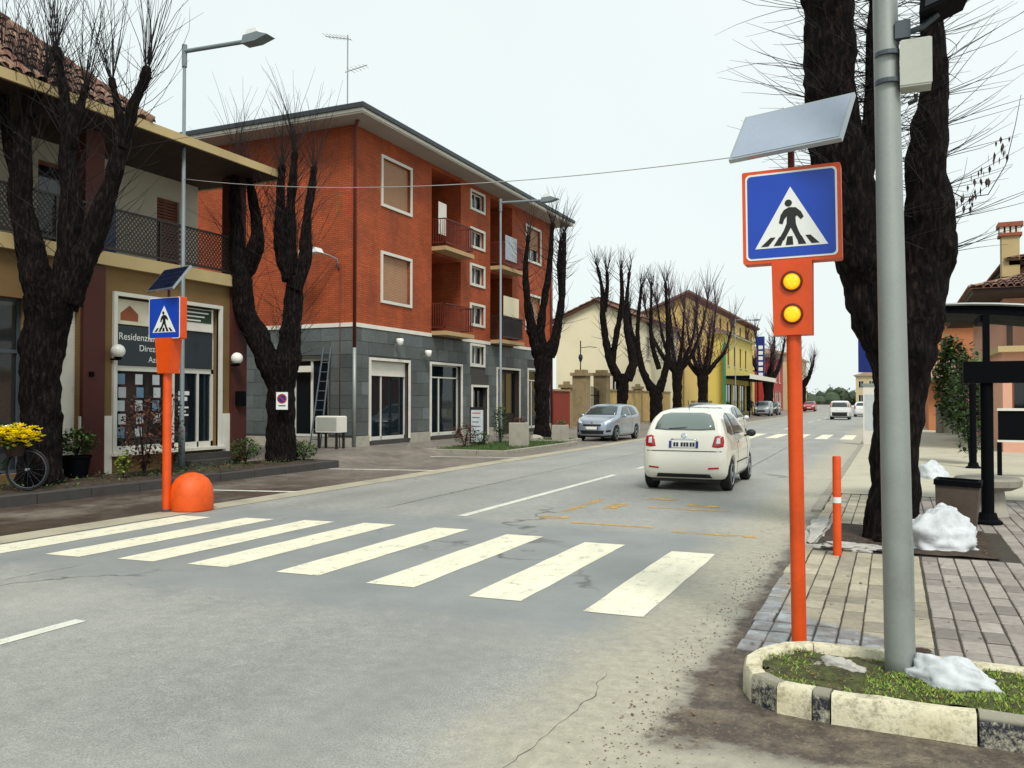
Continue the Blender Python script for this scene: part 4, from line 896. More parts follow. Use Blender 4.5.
# roof: soffit slab, fascia, gutter, low hip
e = .85; x0, x1, y0, y1 = -27-e, -15.6+e, 22.6-e, Y1+e
rf = MB().box(x0, x1, y0, y1, ZT, ZT+.06).build('eaves', 'soffit', ob)
MB().box(x0-.02, x1+.02, y0-.02, y1+.02, ZT+.061, ZT+.16).build('fascia', 'white_paint', rf)
MB().box(x0-.1, x1+.1, y0-.1, y1+.1, ZT+.161, ZT+.32, .03).build('gutter', 'gutter', rf)
h = MB(); zr = ZT+.32; xm = (x0+x1)/2; hp = [(x0,y0,zr),(x1,y0,zr),(x1,y1,zr),(x0,y1,zr),(xm,y0+6.5,zr+1.7),(xm,y1-6.5,zr+1.7)]
h.v = hp; h.f = [(0,1,4),(1,2,5,4),(2,3,5),(3,0,4,5)]; h.build('roof', 'roof_tile', ob)
MB().tube([(-15.25,22.25,ZT),(-15.45,22.42,ZT-.12),(-15.54,22.52,ZT-.35),(-15.54,22.52,3.3)], .055, 10).build('downpipe', 'red_metal', ob, smooth=True)
MB().tube([(-15.54,22.52,3.3),(-15.54,22.52,.15)], .058, 10).build('downpipe', 'galv', ob, smooth=True)
MB().tube([(-16.1,22.52,6.0),(-16.1,22.52,.15)], .014, 8).build('conduit', 'red_metal', ob, smooth=True)
MB().tube([(-15.54,Y1-.1,ZT),(-15.54,Y1-.1,.15)], .055, 10).build('downpipe', 'red_metal', ob, smooth=True)
for y_, z_ in ((24.95, 3.5), (26.9, 3.2)):
    wl = thing('wall_lamp', 'white cone wall lamp above the ' + ('first corner shop window' if y_ < 25 else 'gap between the first two shop windows'), 'wall lamp', (-15.56, y_, z_), 0, 'cone lamps on the brick building')
    MB().lathe([(.03,0),(.1,.03),(.13,.2),(.11,.24),(.001,.25)], (.2,0,0), 14).build('shade', 'globe', wl, smooth=True); MB().tube([(0,0,.02),(.2,0,.02)], .015, 6).build('arm', 'galv', wl)
wl = thing('wall_lamp', 'street lamp head on a bracket on the side wall of the brick building', 'wall lamp', (-16.2, 22.58, 6.2))
MB().tube([(0,0,-.35),(0,-.1,-.05),(-.15,-.35,.05),(-.3,-.8,.12)], .03, 8).build('arm', 'galv', wl, smooth=True)
MB().prism([(-.3,.02),(.34,.05),(.26,.2),(-.25,.22)], lambda x, z: (-.45+x*1.15, -1.05, z), lambda x, z: (-.45+x*1.15, -.7, z)).build('lamp_head', 'white_sign', wl)
an = thing('roof_antenna', 'thin television antenna mast on the brick building roof', 'antenna', (-16.6, 23.6, 10.9))
MB().cyl((0,0,-.1),(0,0,3.0),.022,n=6).build('mast', 'galv', an)
MB().tube([(-.75,-.2,3.0),(.1,.05,2.85)], .014, 5).build('boom', 'galv', an); MB().tube([(-.1,0,1.75),(.65,.2,1.95)], .014, 5).build('boom', 'galv', an)
el = MB()
for k in range(7): x = -.7+k*.12; el.tube([(x,-.2-.25+.03*k,3.0-.02*k),(x,-.2+.25+.03*k,3.0-.02*k)], .007, 4)
for k in range(5): x = .1+k*.12; el.tube([(x,-.2+.05*k,1.8+.03*k),(x,.3+.02*k,1.8+.03*k)], .007, 4)
el.build('elements', 'galv', an)

# ------------------------------------------------------------------ house with the estate-agent office on the left
hs = thing('shop_house', 'two-storey tan house with red pillars, lattice balcony and office window', 'house', (0,0,0))
HX = -14.5; HF = Face('y', HX); HY0, HY1 = -4., 16.3
OFF = (12.55, 15.45, .55, 3.78)
HF.wall(HY0, HY1, 0, 4.35, [OFF + (.3,), (11.1,11.68,.15,3.4,.2), (7.2,10.6,.3,3.5,.3)]).build('wall', 'tan_render', hs)
MB().quad((HX,HY1,0),(-24,HY1,0),(-24,HY1,7),(HX,HY1,4.35)).build('side_wall', 'tan_render', hs)
MB().quad((-16.05,HY1-.01,4.35),(-24,HY1-.01,4.35),(-24,HY1-.01,7.1),(-16.05,HY1-.01,7.1)).build('side_wall', 'upper_cream', hs)
MB().quad((HX,HY0,0),(-24,HY0,0),(-24,HY0,7.1),(HX,HY0,4.35)).build('side_wall', 'tan_render', hs)
for y_ in (11.72, 15.82, 6.4): MB().box(HX-.3, HX+.09, y_, y_+.5, .1, 4.33).build('pillar', 'pillar_red', hs)
for y_ in (11.72, 15.82, 6.4): MB().box(HX-.28, HX+.07, y_+.03, y_+.47, 4.62, 7.0).build('pillar', 'pillar_red', hs)
for a0, a1 in ((11.69,11.718),(12.24,12.44),(15.55,15.8)): HF.box(MB(), a0, a1, .12, 1.32, -.01, .05).build('skirting', 'marble', hs)
HF.box(MB(), HY0, 7.1, .12, .6, 0, .05).build('skirting', 'marble', hs)
rs = MB()
for k in range(52): HF.box(rs, 11.1, 11.68, .17+k*.062, .17+k*.062+.05, -.12, -.1)
HF.box(rs, 11.1, 11.68, .15, 3.4, -.13, -.11); rs.build('roller_shutter', 'marble', hs, kind='stuff')
dk = MB(); HF.box(dk, 7.2, 10.6, .3, 3.5, -1.6, -1.5); dk.build('back_wall', 'interior', hs)
lw = MB()
for a in (7.2, 8.3, 9.4, 10.54): HF.box(lw, a, a+.06, .3, 3.5, -.25, -.18)
for z in (.3, 1.0, 2.5, 3.44): HF.box(lw, 7.2, 10.6, z, z+.06, -.25, -.182)
lw = lw.build('window', 'galv_dark', hs); HF.box(MB(), 7.2, 10.6, .32, 3.46, -.22, -.21).build('pane', 'glass', lw)
# office front
of = MB()
for q in ((OFF[0]-.09,OFF[1]+.09,OFF[3],OFF[3]+.08),(OFF[0]-.09,OFF[0],OFF[2],OFF[3]),(OFF[1],OFF[1]+.09,OFF[2],OFF[3])): HF.box(of, *q, -.05, .06)
of = of.build('office_front', 'white_frame', hs)
fr = MB()
for q in ((12.55,15.45,.55,.68),(12.55,15.45,2.25,2.36),(12.55,12.62,.68,3.78),(15.38,15.45,.55,3.78),(14.2,14.27,.55,2.25),(14.95,15.0,.55,2.25)): HF.box(fr, *q, -.22, -.15)
fr.build('frame', 'white_frame', of)
HF.box(MB(), 12.6, 14.2, .66, 2.27, -.2, -.19).build('pane', 'glass', of); HF.box(MB(), 14.27, 14.95, .66, 2.27, -.2, -.19).build('pane', 'glass', of); HF.box(MB(), 15.0, 15.4, .66, 2.27, -.2, -.19).build('pane', 'glass', of)
bx_ = MB(); HF.box(bx_, 12.55, 15.45, .5, 3.8, -2.2, -2.15); HF.box(bx_, 12.55, 15.45, .5, .55, -2.2, -.22); HF.box(bx_, 12.5, 12.55, .5, 3.8, -2.2, -.3); HF.box(bx_, 15.45, 15.5, .5, 3.8, -2.2, -.3); bx_.build('interior', 'interior_pale', of)
HF.box(MB(), 12.62, 15.38, 2.37, 3.2, -.2, -.12).build('sign_panel', 'sign_slate', of)
sp1 = HF.box(MB(), 12.62, 14.0, 3.22, 3.74, -.2, -.1).build('sign_panel', 'office_cream', of)
sp2 = HF.box(MB(), 14.2, 15.36, 3.22, 3.74, -.2, -.08).build('sign_panel', 'white_paint', of); HF.box(MB(), 14.35, 15.3, 3.42, 3.72, -.08, -.07).build('sign_panel', 'green_sign', of)
for k in range(3): HF.box(MB(), 14.42, 15.2-.12*k, 3.63-.09*k, 3.66-.09*k, -.07, -.066).build('lettering', 'white_sign', of)
rotf = (R(90), 0, R(90))
text('Residenziali', .21, 'white_sign', of, (HX-.115, 12.72, 2.9), rotf); text('Direzionali', .19, 'white_sign', of, (HX-.115, 13.25, 2.68), rotf); text('Aziende', .18, 'white_sign', of, (HX-.115, 13.5, 2.45), rotf)
text('L', .42, 'orange_paint', of, (HX-.095, 13.62, 3.3), rotf)
hl = MB(); HF.prism = None
hl.prism([(12.75,3.3),(13.2,3.3),(13.2,3.45),(12.98,3.62),(12.75,3.45)], lambda a, z: (HX-.1, a, z), lambda a, z: (HX-.094, a, z)); hl.build('house_emblem', 'terracotta', of)
for i in range(3):
    for j in range(5):
        if (i*5+j*3) % 11 == 10: continue
        a = 12.76 + i*.46 + .03*(j % 2); z = .85 + j*.28
        HF.box(MB(), a, a+.19, z, z+.22, -.188, -.184).build('notice_sheet', 'poster' if (i+j) % 4 else 'poster_blue', of)
for z, l in ((1.75,.32),(1.62,.26),(1.45,.3),(1.36,.22),(1.28,.3)): HF.box(MB(), 14.42, 14.42+l, z, z+(.09 if z > 1.5 else .04), -.188, -.184).build('lettering', 'white_sign', of)
HF.box(MB(), 12.4, 15.6, .5, .56, -.3, .16).build('sill', 'marble', of)
stp = MB(); HF.box(stp, 14.1, 15.6, .14, .3, 0, .55); HF.box(stp, 14.1, 15.6, .3, .44, 0, .28); stp.build('step', 'kerb_dark', hs)
HF.box(MB(), 15.93, 16.18, 1.5, 1.85, .09, .2).build('letter_box', 'dark_metal', hs)
HF.box(MB(), 11.85, 11.95, 2.1, 2.2, .09, .12).build('doorbell', 'dark_metal', hs)
for y_, la in ((12.42, 'white globe lamp on the left side of the office window'), (15.75, 'white globe lamp on the right red pillar of the office')):
    gl = thing('globe_lamp', la, 'wall lamp', (HX+.02 if y_ < 15 else HX+.1, y_, 2.63), 0, 'globe lamps at the office')
    MB().ball((.2,0,0), .14, 16).build('globe', 'globe', gl, smooth=True); MB().tube([(0,0,-.16),(.2,0,-.17),(.2,0,-.1)], .02, 8).build('bracket', 'dark_metal', gl); MB().lathe([(.05,-.18),(.08,-.13),(.07,-.11)], (.2,0,0), 12).build('collar', 'dark_metal', gl)
# balcony
bs = HF.box(MB(), HY0, HY1+.05, 4.35, 4.62, -1.6, .14).build('balcony_slab', 'cream_render', hs)
lt = MB(); z0, z1 = 4.72, 5.5
for zz in (4.68, 5.5): HF.box(lt, HY0, HY1, zz, zz+.045, .04, .085)
for k in range(int((HY1-HY0)/.1)):
    a = HY0 + k*.1
    for sgn in (-1, 1):
        aa, ab = (a, a + (z1-z0)*.9) if sgn > 0 else (a + (z1-z0)*.9, a)
        if max(aa, ab) > HY1: continue
        d = .017; lt.prism([(aa-d,z0),(aa+d,z0),(ab+d,z1),(ab-d,z1)], lambda q, z: (HX+.05+.008*sgn, q, z), lambda q, z: (HX+.056+.008*sgn, q, z))
for k in range(9): a = HY0 + .1 + k*2.5; HF.box(lt, a, a+.045, 4.62, 5.5, .035, .09)
lt.build('lattice_railing', 'bronze_rail', hs)
UF = Face('y', -16.0)
UO = [(7.6,9.0,4.7,6.5),(11.9,13.6,4.65,6.6),(15.0,15.7,4.9,6.5),(3.5,5,4.7,6.5)]
UF.wall(HY0, HY1, 4.62, 7.1, UO, .15).build('upper_wall', 'upper_cream', hs)
for i, (a0, a1, z0, z1) in enumerate(UO):
    wn = window(UF, hs, a0, a1, z0, z1, .14, 'shutter_wood', 'darkglass', .07, None, 1)
    if i == 2:
        ls = MB()
        for k in range(20): UF.box(ls, a0+.07, a1-.07, z0+.08+k*.072, z0+.08+k*.072+.05, -.1, -.06)
        ls.build('louvre', 'shutter_wood', wn)
for a in (12.9,): UF.box(MB(), a-.1, a+.5, 4.7, 5.9, .05, .5).build('cloth', 'blue_cloth', hs)
ev = MB().box(-24.5, HX+.9, HY0, HY1+.25, 7.02, 7.1).build('eaves', 'dark_wood', hs)
MB().box(HX+.86, HX+.95, HY0, HY1+.3, 7.04, 7.22).build('fascia', 'cream_render', ev); MB().box(-24.5, HX+.86, HY1+.2, HY1+.3, 7.0, 7.24).build('fascia', 'cream_render', ev)
MB().box(-24.5, HX+.855, HY0, HY1+.19, 7.101, 7.2).build('flat_roof', 'gutter', ev)
rt = MB(); q = MB()
ey = 12.6; sl_ = .88; X0 = HX+.9
q.v = [(X0,HY0,7.21),(X0,ey,7.21),(X0-7,ey-7,7.21+7*sl_),(X0-7,HY0,7.21+7*sl_),(X0-14,ey,7.21)]; q.f = [(0,1,2,3),(1,4,2)]
ro = q.build('roof', 'roof_tile', hs)
roof_tiles(rt, (X0, HY0, 7.22), (0,1,0), (-1,0,sl_), ey-HY0, 9.3, .24, .4, taper=.75); rt.build('roof_tiles', 'roof_tile', hs, kind='stuff', smooth=True)
hr = MB()
for k in range(24):
    p = Vector((X0,ey,7.25)) + Vector((-1,-1,sl_))*(k*.26); hr.tube([p, p+Vector((-1,-1,sl_))*.3], [.13,.1], 8)
hr.build('hip_tiles', 'roof_tile', hs, kind='stuff', smooth=True)

# ------------------------------------------------------------------ street lamps on the left
def street_lamp(label, loc, arm=2.2):
    t = thing('street_lamp', label, 'street lamp', loc, 0, 'tall thin street lamps')
    MB().tube([(0,0,-.05),(0,0,.9),(0,0,.95),(0,0,9.0)], [.07,.07,.05,.036], 12).build('pole', 'lamp_grey', t, smooth=True)
    MB().tube([(0,0,8.6),(0,0,9.08)], .055, 10).build('sleeve', 'lamp_grey', t); MB().tube([(-.02,0,8.94),(arm-.45,0,8.86)], .045, 10).build('arm', 'lamp_grey', t)
    lh = MB().prism([(arm-.55,8.78),(arm-.2,8.78),(arm+.12,8.86),(arm-.15,8.96),(arm-.5,8.94)], lambda x, z: (x,-.13,z), lambda x, z: (x,.13,z)).build('lamp_head', 'lamp_grey', t)
    MB().prism([(arm-.48,8.94),(arm-.12,8.96),(arm-.2,9.06),(arm-.42,9.06)], lambda x, z: (x,-.1,z), lambda x, z: (x,.1,z)).build('lamp_cover', 'white_sign', lh)
    return t
street_lamp('tall thin street lamp in front of the office window', (-13.75, 13.6, .15))
street_lamp('tall thin street lamp before the second balconies of the brick building', (-13.35, 28.8, .1))
street_lamp('thin street lamp far down the road before the yellow building', (-13.2, 80, .1))
def cable(label, A, B, sag, r=.012):
    b = MB(); pts = []
    for i in range(33): t = i/32; p = Vector(A).lerp(Vector(B), t); p.z -= sag*4*t*(1-t); pts.append(p)
    tag(b.tube(pts, r, 5).build('overhead_cable', 'cable', smooth=True), label, 'cable')
cable('thin pale cable spanning the road from street lamp to big tree', (-13.75, 13.6, 6.35), (-.45, 10.9, 4.75), .35, .007)

# ------------------------------------------------------------------ small things on the left pavement
np_ = thing('no_parking_plate', 'white plate with a round no-parking symbol on the forked tree trunk', 'sign', (-13.6, 16.35, 0))
np_.location = (-13.05, 15.98, 1.62); np_.rotation_euler = (0, 0, YAW)
MB().box(-.16,.16,-.01,.01,-.24,.24).build('plate', 'white_sign', np_); np_.scale = (.85, .85, .85)
MB().lathe([(.135,0),(.135,-.004),(.001,-.004)], (0,-.01,.06), 24, 'y').build('red_ring', 'tail_red', np_)
MB().lathe([(.1,-.004),(.1,-.008),(.001,-.008)], (0,-.01,.06), 24, 'y').build('blue_disc', 'navy_sign', np_)
MB().prism([(-.08,.12),(-.06,.145),(.085,.0),(.065,-.025)], lambda x, z: (x,-.019,z), lambda x, z: (x,-.022,z)).build('slash', 'tail_red', np_)
MB().prism([(-.1,-.12),(.1,-.12),(.1,-.15),(-.1,-.15)], lambda x, z: (x,-.011,z), lambda x, z: (x,-.013,z)).build('lettering', 'black_paint', np_)
ld = thing('ladder', 'blue-grey metal ladder leaning on the side wall of the brick building', 'ladder', (-16.55, 21.85, .15))
for x in (-.2, .2): MB().tube([(x,0,0),(x*.7,.62,3.2)], .025, 6).build('rail', 'blue_grey', ld)
for k in range(10): t = .08+k*.095; MB().tube([(-.2+.06*t,.62*t,3.2*t),(.2-.06*t,.62*t,3.2*t)], .015, 6).build('rung', 'blue_grey', ld)
cbn = thing('white_cabinet', 'white box on dark legs at the corner of the brick building', 'cabinet', (-15.75, 21.6, .15))
MB().box(-.4,.4,-.25,.25,.5,1.0,.03).build('case', 'white_paint', cbn); MB().box(-.36,.36,-.255,-.245,.55,.95).build('door', 'box_grey', cbn)
for x in (-.33,.33):
    for y_ in (-.18,.18): MB().box(x-.03,x+.03,y_-.03,y_+.03,0,.5).build('leg', 'black_plastic', cbn)
nb = thing('notice_board', 'black framed white notice board standing on the grassy build-out', 'notice board', (-12.9, 25.95, .1), YAW*.6)
MB().box(-.26,.26,-.04,.04,.02,1.3).build('frame', 'black_paint', nb); MB().box(-.21,.21,-.046,-.041,.12,1.2).build('sheet', 'poster', nb)
for k in range(6): MB().box(-.17,.12-.03*(k % 3),-.05,-.047,1.08-k*.15,1.11-k*.15).build('lettering', 'galv_dark' if k else 'tail_red', nb)
for x in (-.2,.2): MB().box(x-.03,x+.03,-.15,.15,-.02,.02).build('foot', 'black_paint', nb)
for lab, loc, w_, h_ in (('pale concrete planter box with red plants by the kerb', (-11.2, 25.6, .1), .5, .8), ('pale concrete planter box near the tall three-limbed tree', (-11.5, 30.2, .1), .5, .6)):
    pt = thing('planter_box', lab, 'planter', loc, 0, 'concrete planters on the build-outs')
    MB().box(-w_/2,w_/2,-w_/2,w_/2,0,h_,.02).build('box', 'concrete', pt); MB().box(-w_/2+.06,w_/2-.06,-w_/2+.06,w_/2-.06,h_,h_+.004).build('soil', 'soil', pt)
    lf = MB(); leaves(lf, (0,0,h_+.07), .26, .1, 150, .08, random.Random(4)); lf.build('plants', 'redleaf' if h_ > .7 else 'leaf', pt)
lump('stone_pile', 'small pile of pale stones beside the second planter', 'concrete', (-12.6, 30.5, .12), .3, .25, .18, 9, group=None)['category'] = 'stones'
# bicycle with flowers
bk = thing('bicycle', 'dark green bicycle parked in the bed at the left edge', 'bicycle', (-12.75, 9.35, .17), R(26))
def wheel(par, x):
    w_ = MB(); n = 28
    for k in range(n): pass
    ring = [(x+.33*math.cos(2*math.pi*k/n), 0, .35+.33*math.sin(2*math.pi*k/n)) for k in range(n+1)]
    wo = MB().tube(ring, .02, 8, False).build('wheel', 'rubber', par, smooth=True)
    rm = [(x+.30*math.cos(2*math.pi*k/n), 0, .35+.30*math.sin(2*math.pi*k/n)) for k in range(n+1)]
    MB().tube(rm, .011, 6, False).build('rim', 'galv_dark', wo, smooth=True); s_ = MB()
    for k in range(16): a = k*.3927; s_.tube([(x,.02*(-1)**k,.35),(x+.3*math.cos(a),0,.35+.3*math.sin(a))], .0018, 3, False)
    s_.build('spokes', 'galv_dark', wo); MB().cyl((x,-.04,.35),(x,.04,.35),.02).build('hub', 'alu', wo)
wheel(bk, 0); wheel(bk, -1.05)
MB().tube([(0,0,.35),(-.1,0,.75),(-.14,0,.98)], .018, 8).build('fork', 'dark_metal', bk)
fm = MB()
for P in ([(-.12,0,.88),(-.42,0,.33),(-.5,0,.3)], [(-.5,0,.3),(-.68,0,.92)], [(-.13,0,.8),(-.4,0,.45),(-.6,0,.55)], [(-.5,0,.3),(-1.05,0,.35)], [(-.66,0,.78),(-1.05,0,.35)]): fm.tube(P, .016, 8)
fm.build('frame', 'green_sign', bk, smooth=True)
MB().tube([(-.28,-.28,1.05),(-.16,-.22,1.07),(-.13,0,1.02),(-.16,.22,1.07),(-.28,.28,1.05)], .013, 8).build('handlebar', 'chrome', bk, smooth=True)
MB().ball((-.7,0,.97), .13, 10, (1.1,.7,.35)).build('saddle', 'black_plastic', bk, smooth=True)
MB().tube([(-.5,-.09,.3),(-.5,.09,.3)], .05, 10).build('crank', 'chrome', bk)
mg = [(x_, 0, z_) for x_, z_ in [(-1.05+.38*math.cos(a), .35+.38*math.sin(a)) for a in [R(20+k*20) for k in range(9)]]]
MB().tube(mg, .02, 6).build('mudguard', 'dark_metal', bk)
bsk = thing('flower_basket', 'basket of bright yellow flowers on the handlebar of the parked bicycle', 'flowers', (-12.85, 9.2, .74))
MB().lathe([(.12,0),(.17,.2),(.18,.22),(.16,.22),(.11,.02)], n=14).build('basket', 'dark_wood', bsk)
pf = MB(); rr = random.Random(9)
for k in range(240):
    c = Vector((max(-.3,min(.3,rr.gauss(0,.16))), max(-.3,min(.3,rr.gauss(0,.16))), .32+rr.gauss(0,.07)))
    for j in range(7):
        a = j*.9; d = Vector((math.cos(a), math.sin(a), .5)); sd_ = Vector((-math.sin(a), math.cos(a), 0)); pf.quad(c, c+d*.04+sd_*.026, c+d*.07, c+d*.04-sd_*.026)
pf.build('petals', 'petal', bsk, kind='stuff'); lf = MB(); leaves(lf, (0,0,.2), .26, .12, 160, .1, rr); lf.build('foliage', 'leaf', bsk)

# ------------------------------------------------------------------ cars: implicit body from three rounded outlines, panels laid on by ray casting
def sdpoly(P, X, Y):
    d = np.full(X.shape, 1e9); s = np.ones(X.shape); n = len(P)
    for i in range(n):
        (ax, ay), (bx, by) = P[i], P[i-1]; ex, ey = bx-ax, by-ay; wx, wy = X-ax, Y-ay
        t = np.clip((wx*ex+wy*ey)/(ex*ex+ey*ey+1e-12), 0, 1); d = np.minimum(d, (wx-ex*t)**2+(wy-ey*t)**2)
        c1 = Y >= ay; c2 = Y < by; c3 = ex*wy > ey*wx
        s = np.where((c1 & c2 & c3) | (~c1 & ~c2 & ~c3), -s, s)
    return s*np.sqrt(d)
def smax(a, b, k): h = np.clip(.5+.5*(a-b)/k, 0, 1); return b*(1-h)+a*h + k*h*(1-h)
def spline(P, n=5, closed=True):
    Q = []; N_ = len(P)
    for i in range(N_):
        p0, p1, p2, p3 = [np.array(P[(i+j) % N_]) for j in (-1, 0, 1, 2)]
        for k in range(n): t = k/n; Q.append(tuple(.5*((2*p1)+(-p0+p2)*t+(2*p0-5*p1+4*p2-p3)*t*t+(-p0+3*p1-3*p2+p3)*t**3)))
    return Q
def car_body(sp, h):
    xs = np.arange(-sp['W']/2-.1, sp['W']/2+.1+h, h); ys = np.arange(-.12, sp['L']+.12, h); zs = np.arange(.05, sp['H']+.12, h)
    xs = xs - xs.mean()
    side = sdpoly(spline(sp['side'], 4), *np.meshgrid(ys, zs, indexing='ij'))
    pl_ = [(y, x) for y, x in sp['plan']] + [(y, -x) for y, x in reversed(sp['plan'])]
    plan = sdpoly(pl_, *np.meshgrid(ys, xs, indexing='ij')).T
    fr_ = [(x, z) for x, z in sp['sec']] + [(-x, z) for x, z in reversed(sp['sec'])]
    sec = sdpoly(fr_, *np.meshgrid(xs, zs, indexing='ij'))
    g = smax(smax(np.broadcast_to(side[None], (len(xs), len(ys), len(zs))), np.broadcast_to(plan[:, :, None], (len(xs), len(ys), len(zs))), sp.get('k', .12)), np.broadcast_to(sec[:, None, :], (len(xs), len(ys), len(zs))), .07)
    X, Y, Z = np.meshgrid(xs, ys, zs, indexing='ij')
    for wy in sp['axles']:
        c = np.sqrt((Y-wy)**2+(Z-sp['wr'])**2) - (sp['wr']+.045); c = np.maximum(c, .5*sp['W']-.27-np.abs(X)); g = smax(g, -c, .015)
    # surface nets
    ng = g < 0; nx, ny, nz = g.shape
    acc = np.zeros((nx-1, ny-1, nz-1, 3)); cnt = np.zeros((nx-1, ny-1, nz-1)); base = np.stack(np.meshgrid(np.arange(nx-1), np.arange(ny-1), np.arange(nz-1), indexing='ij'), -1).astype(float)
    for ax in range(3):
        for o1 in (0, 1):
            for o2 in (0, 1):
                off = [0, 0, 0]; oth = [q for q in range(3) if q != ax]; off[oth[0]] = o1; off[oth[1]] = o2
                sl0 = tuple(slice(off[q], off[q]+[nx-1, ny-1, nz-1][q]) for q in range(3)); o_ = list(off); o_[ax] += 1
                sl1 = tuple(slice(o_[q], o_[q]+[nx-1, ny-1, nz-1][q]) for q in range(3))
                a, b_ = g[sl0], g[sl1]; m_ = ng[sl0] != ng[sl1]; t = np.where(m_, a/np.where(m_, a-b_, 1), 0)
                v = np.zeros(acc.shape); v[..., oth[0]] = o1; v[..., oth[1]] = o2; v[..., ax] = t
                acc += np.where(m_[..., None], v, 0); cnt += m_
    has = cnt > 0; idx = -np.ones(cnt.shape, int); idx[has] = np.arange(has.sum())
    V = (base[has] + acc[has]/cnt[has][:, None])*h + np.array([xs[0], ys[0], zs[0]])
    Fc = []
    for ax in range(3):
        oth = [q for q in range(3) if q != ax]
        sl0 = [slice(1, -1)]*3; sl0[ax] = slice(0, -1); sl1 = list(sl0); sl1[ax] = slice(1, None)
        I = np.argwhere(ng[tuple(sl0)] != ng[tuple(sl1)])
        add = np.array([1, 1, 1]); add[ax] = 0; I = I + add
        for q in I:
            c = []
            for d1, d2 in ((0,0),(-1,0),(-1,-1),(0,-1)):
                p = q.copy(); p[oth[0]] += d1; p[oth[1]] += d2; c.append(int(idx[tuple(p)]))
            if min(c) >= 0: Fc.append(tuple(c))
    return [tuple(v) for v in V], Fc
def make_car(label, sp, paint, loc, rz, h=.045, group='cars in the street', detail=True):
    t = thing('car', label, 'car', loc, rz, group); o = thing_body = None
    key = (sp['name'], h)
    if key not in CARC:
        V, Fc = car_body(sp, h); b = MB(); b.v = V; b.f = Fc; o = b.build('body', paint, t, smooth=True); CARC[key] = o.data
    else:
        me = CARC[key].copy(); me.materials.clear(); me.materials.append(M[paint]); o = link('body', me, t)
    bm = bmesh.new(); bm.from_mesh(o.data); bvh = BVHTree.FromBMesh(bm); bm.free()
    L, W = sp['L'], sp['W']
    def hit(view, a, z, s=1):
        if view == 'rear': O, D = Vector((a, -2, z)), Vector((0, 1, 0))
        elif view == 'front': O, D = Vector((a, L+2, z)), Vector((0, -1, 0))
        elif view == 'top': O, D = Vector((a, z, 4)), Vector((0, 0, -1))
        else: O, D = Vector((s*3, a, z)), Vector((-s, 0, 0))
        r = bvh.ray_cast(O, D); return (r[0], r[1], D) if r[0] is not None else None
    def patch(name, m, view, poly, off=.006, s=1, rings=4, parent=None):
        P = []
        for i in range(len(poly)):
            a, c = poly[i], poly[(i+1) % len(poly)]; n = max(1, int(math.hypot(c[0]-a[0], c[1]-a[1])/.07))
            P += [(a[0]+(c[0]-a[0])*k/n, a[1]+(c[1]-a[1])*k/n) for k in range(n)]
        cx, cz = sum(p[0] for p in P)/len(P), sum(p[1] for p in P)/len(P); b = MB(); ok = True; last = None
        for r in range(rings+1):
            f = r/rings
            for p in P:
                q = hit(view, cx+(p[0]-cx)*f, cz+(p[1]-cz)*f, s)
                if q is None: q = last
                if q is None: return None
                last = q; nn = q[1] if q[1].dot(q[2]) < 0 else -q[1]; b.v.append(tuple(q[0] + nn*off - q[2]*.001))
        n = len(P)
        for r in range(rings):
            for k in range(n): b.f.append((r*n+k, r*n+(k+1) % n, (r+1)*n+(k+1) % n, (r+1)*n+k))
        e0 = len(b.v)                                     # a short skirt gives each panel an edge
        b.v += [tuple(Vector(v) + (q[2]*.012)) for v in b.v[rings*n:rings*n+n]]
        for k in range(n): b.f.append((rings*n+k, rings*n+(k+1) % n, e0+(k+1) % n, e0+k))
        return b.build(name, m, parent or t, smooth=True)
    for item in sp['panels']:
        if not detail and len(item) > 4 and item[4] == 'fine': continue
        nm, m, view, poly = item[:4]; m = paint if m == 'PAINT' else m
        if view == 'side':
            for s in (-1, 1): patch(nm, m, view, poly, .006 if 'groove' not in nm else .002, s)
        elif view.endswith('2'):
            patch(nm, m, view[:-1], poly); patch(nm, m, view[:-1], [(-a, z) for a, z in poly])
        else: patch(nm, m, view, poly, .006 + (.006 if nm in ('plate_text', 'plate_band', 'lamp_core', 'emblem_core') else 0))
    wr = sp['wr']
    for wy in sp['axles']:
        for s in (-1, 1):
            xw = s*(W/2-.135)
            pr = [(wr*.6,-.09),(wr*.9,-.095),(wr,-.07),(wr,.07),(wr*.9,.095),(wr*.6,.09)]
            wo = MB().lathe(pr, (xw, wy, wr), 22, 'x').build('wheel', 'rubber', t, autos=True)
            rim = MB().lathe([(wr*.66,-.02),(wr*.68,.088),(wr*.62,.1),(wr*.58,.085),(wr*.2,.085),(wr*.15,.1),(.001,.105)], (0,0,0), 20, 'x')
            rim.v = [(xw+s*x, wy+y, wr+z) for x, y, z in rim.v]; rim.build('rim', 'alu', wo, autos=True)
            if detail:
                hb = MB()
                for k in range(8):
                    a = k*.785+.2; c, s2 = math.cos(a), math.sin(a); hb.quad(*[(xw+s*.0875, wy+r*c-q*s2, wr+r*s2+q*c) for r, q in ((wr*.28,-.022),(wr*.54,-.035),(wr*.54,.035),(wr*.28,.022))])
                hb.build('rim_opening', 'black_plastic', wo)
    MB().box(-W/2+.2, W/2-.2, .25, L-.25, .16, .42).build('underside', 'black_plastic', t)
    if 'mirror' in sp:
        my, mz = sp['mirror']
        for s in (-1, 1):
            mo = MB().ball((s*(W/2+.07), my, mz), .1, 12, (.95,.55,.72)).build('mirror', paint if paint != 'paint_ivory' else 'black_plastic', t, smooth=True)
            MB().cyl((s*(W/2-.08), my+.03, mz-.06), (s*(W/2+.03), my, mz-.03), .02, n=6).build('mirror_arm', 'black_plastic', mo)
    return t
CARC = {}
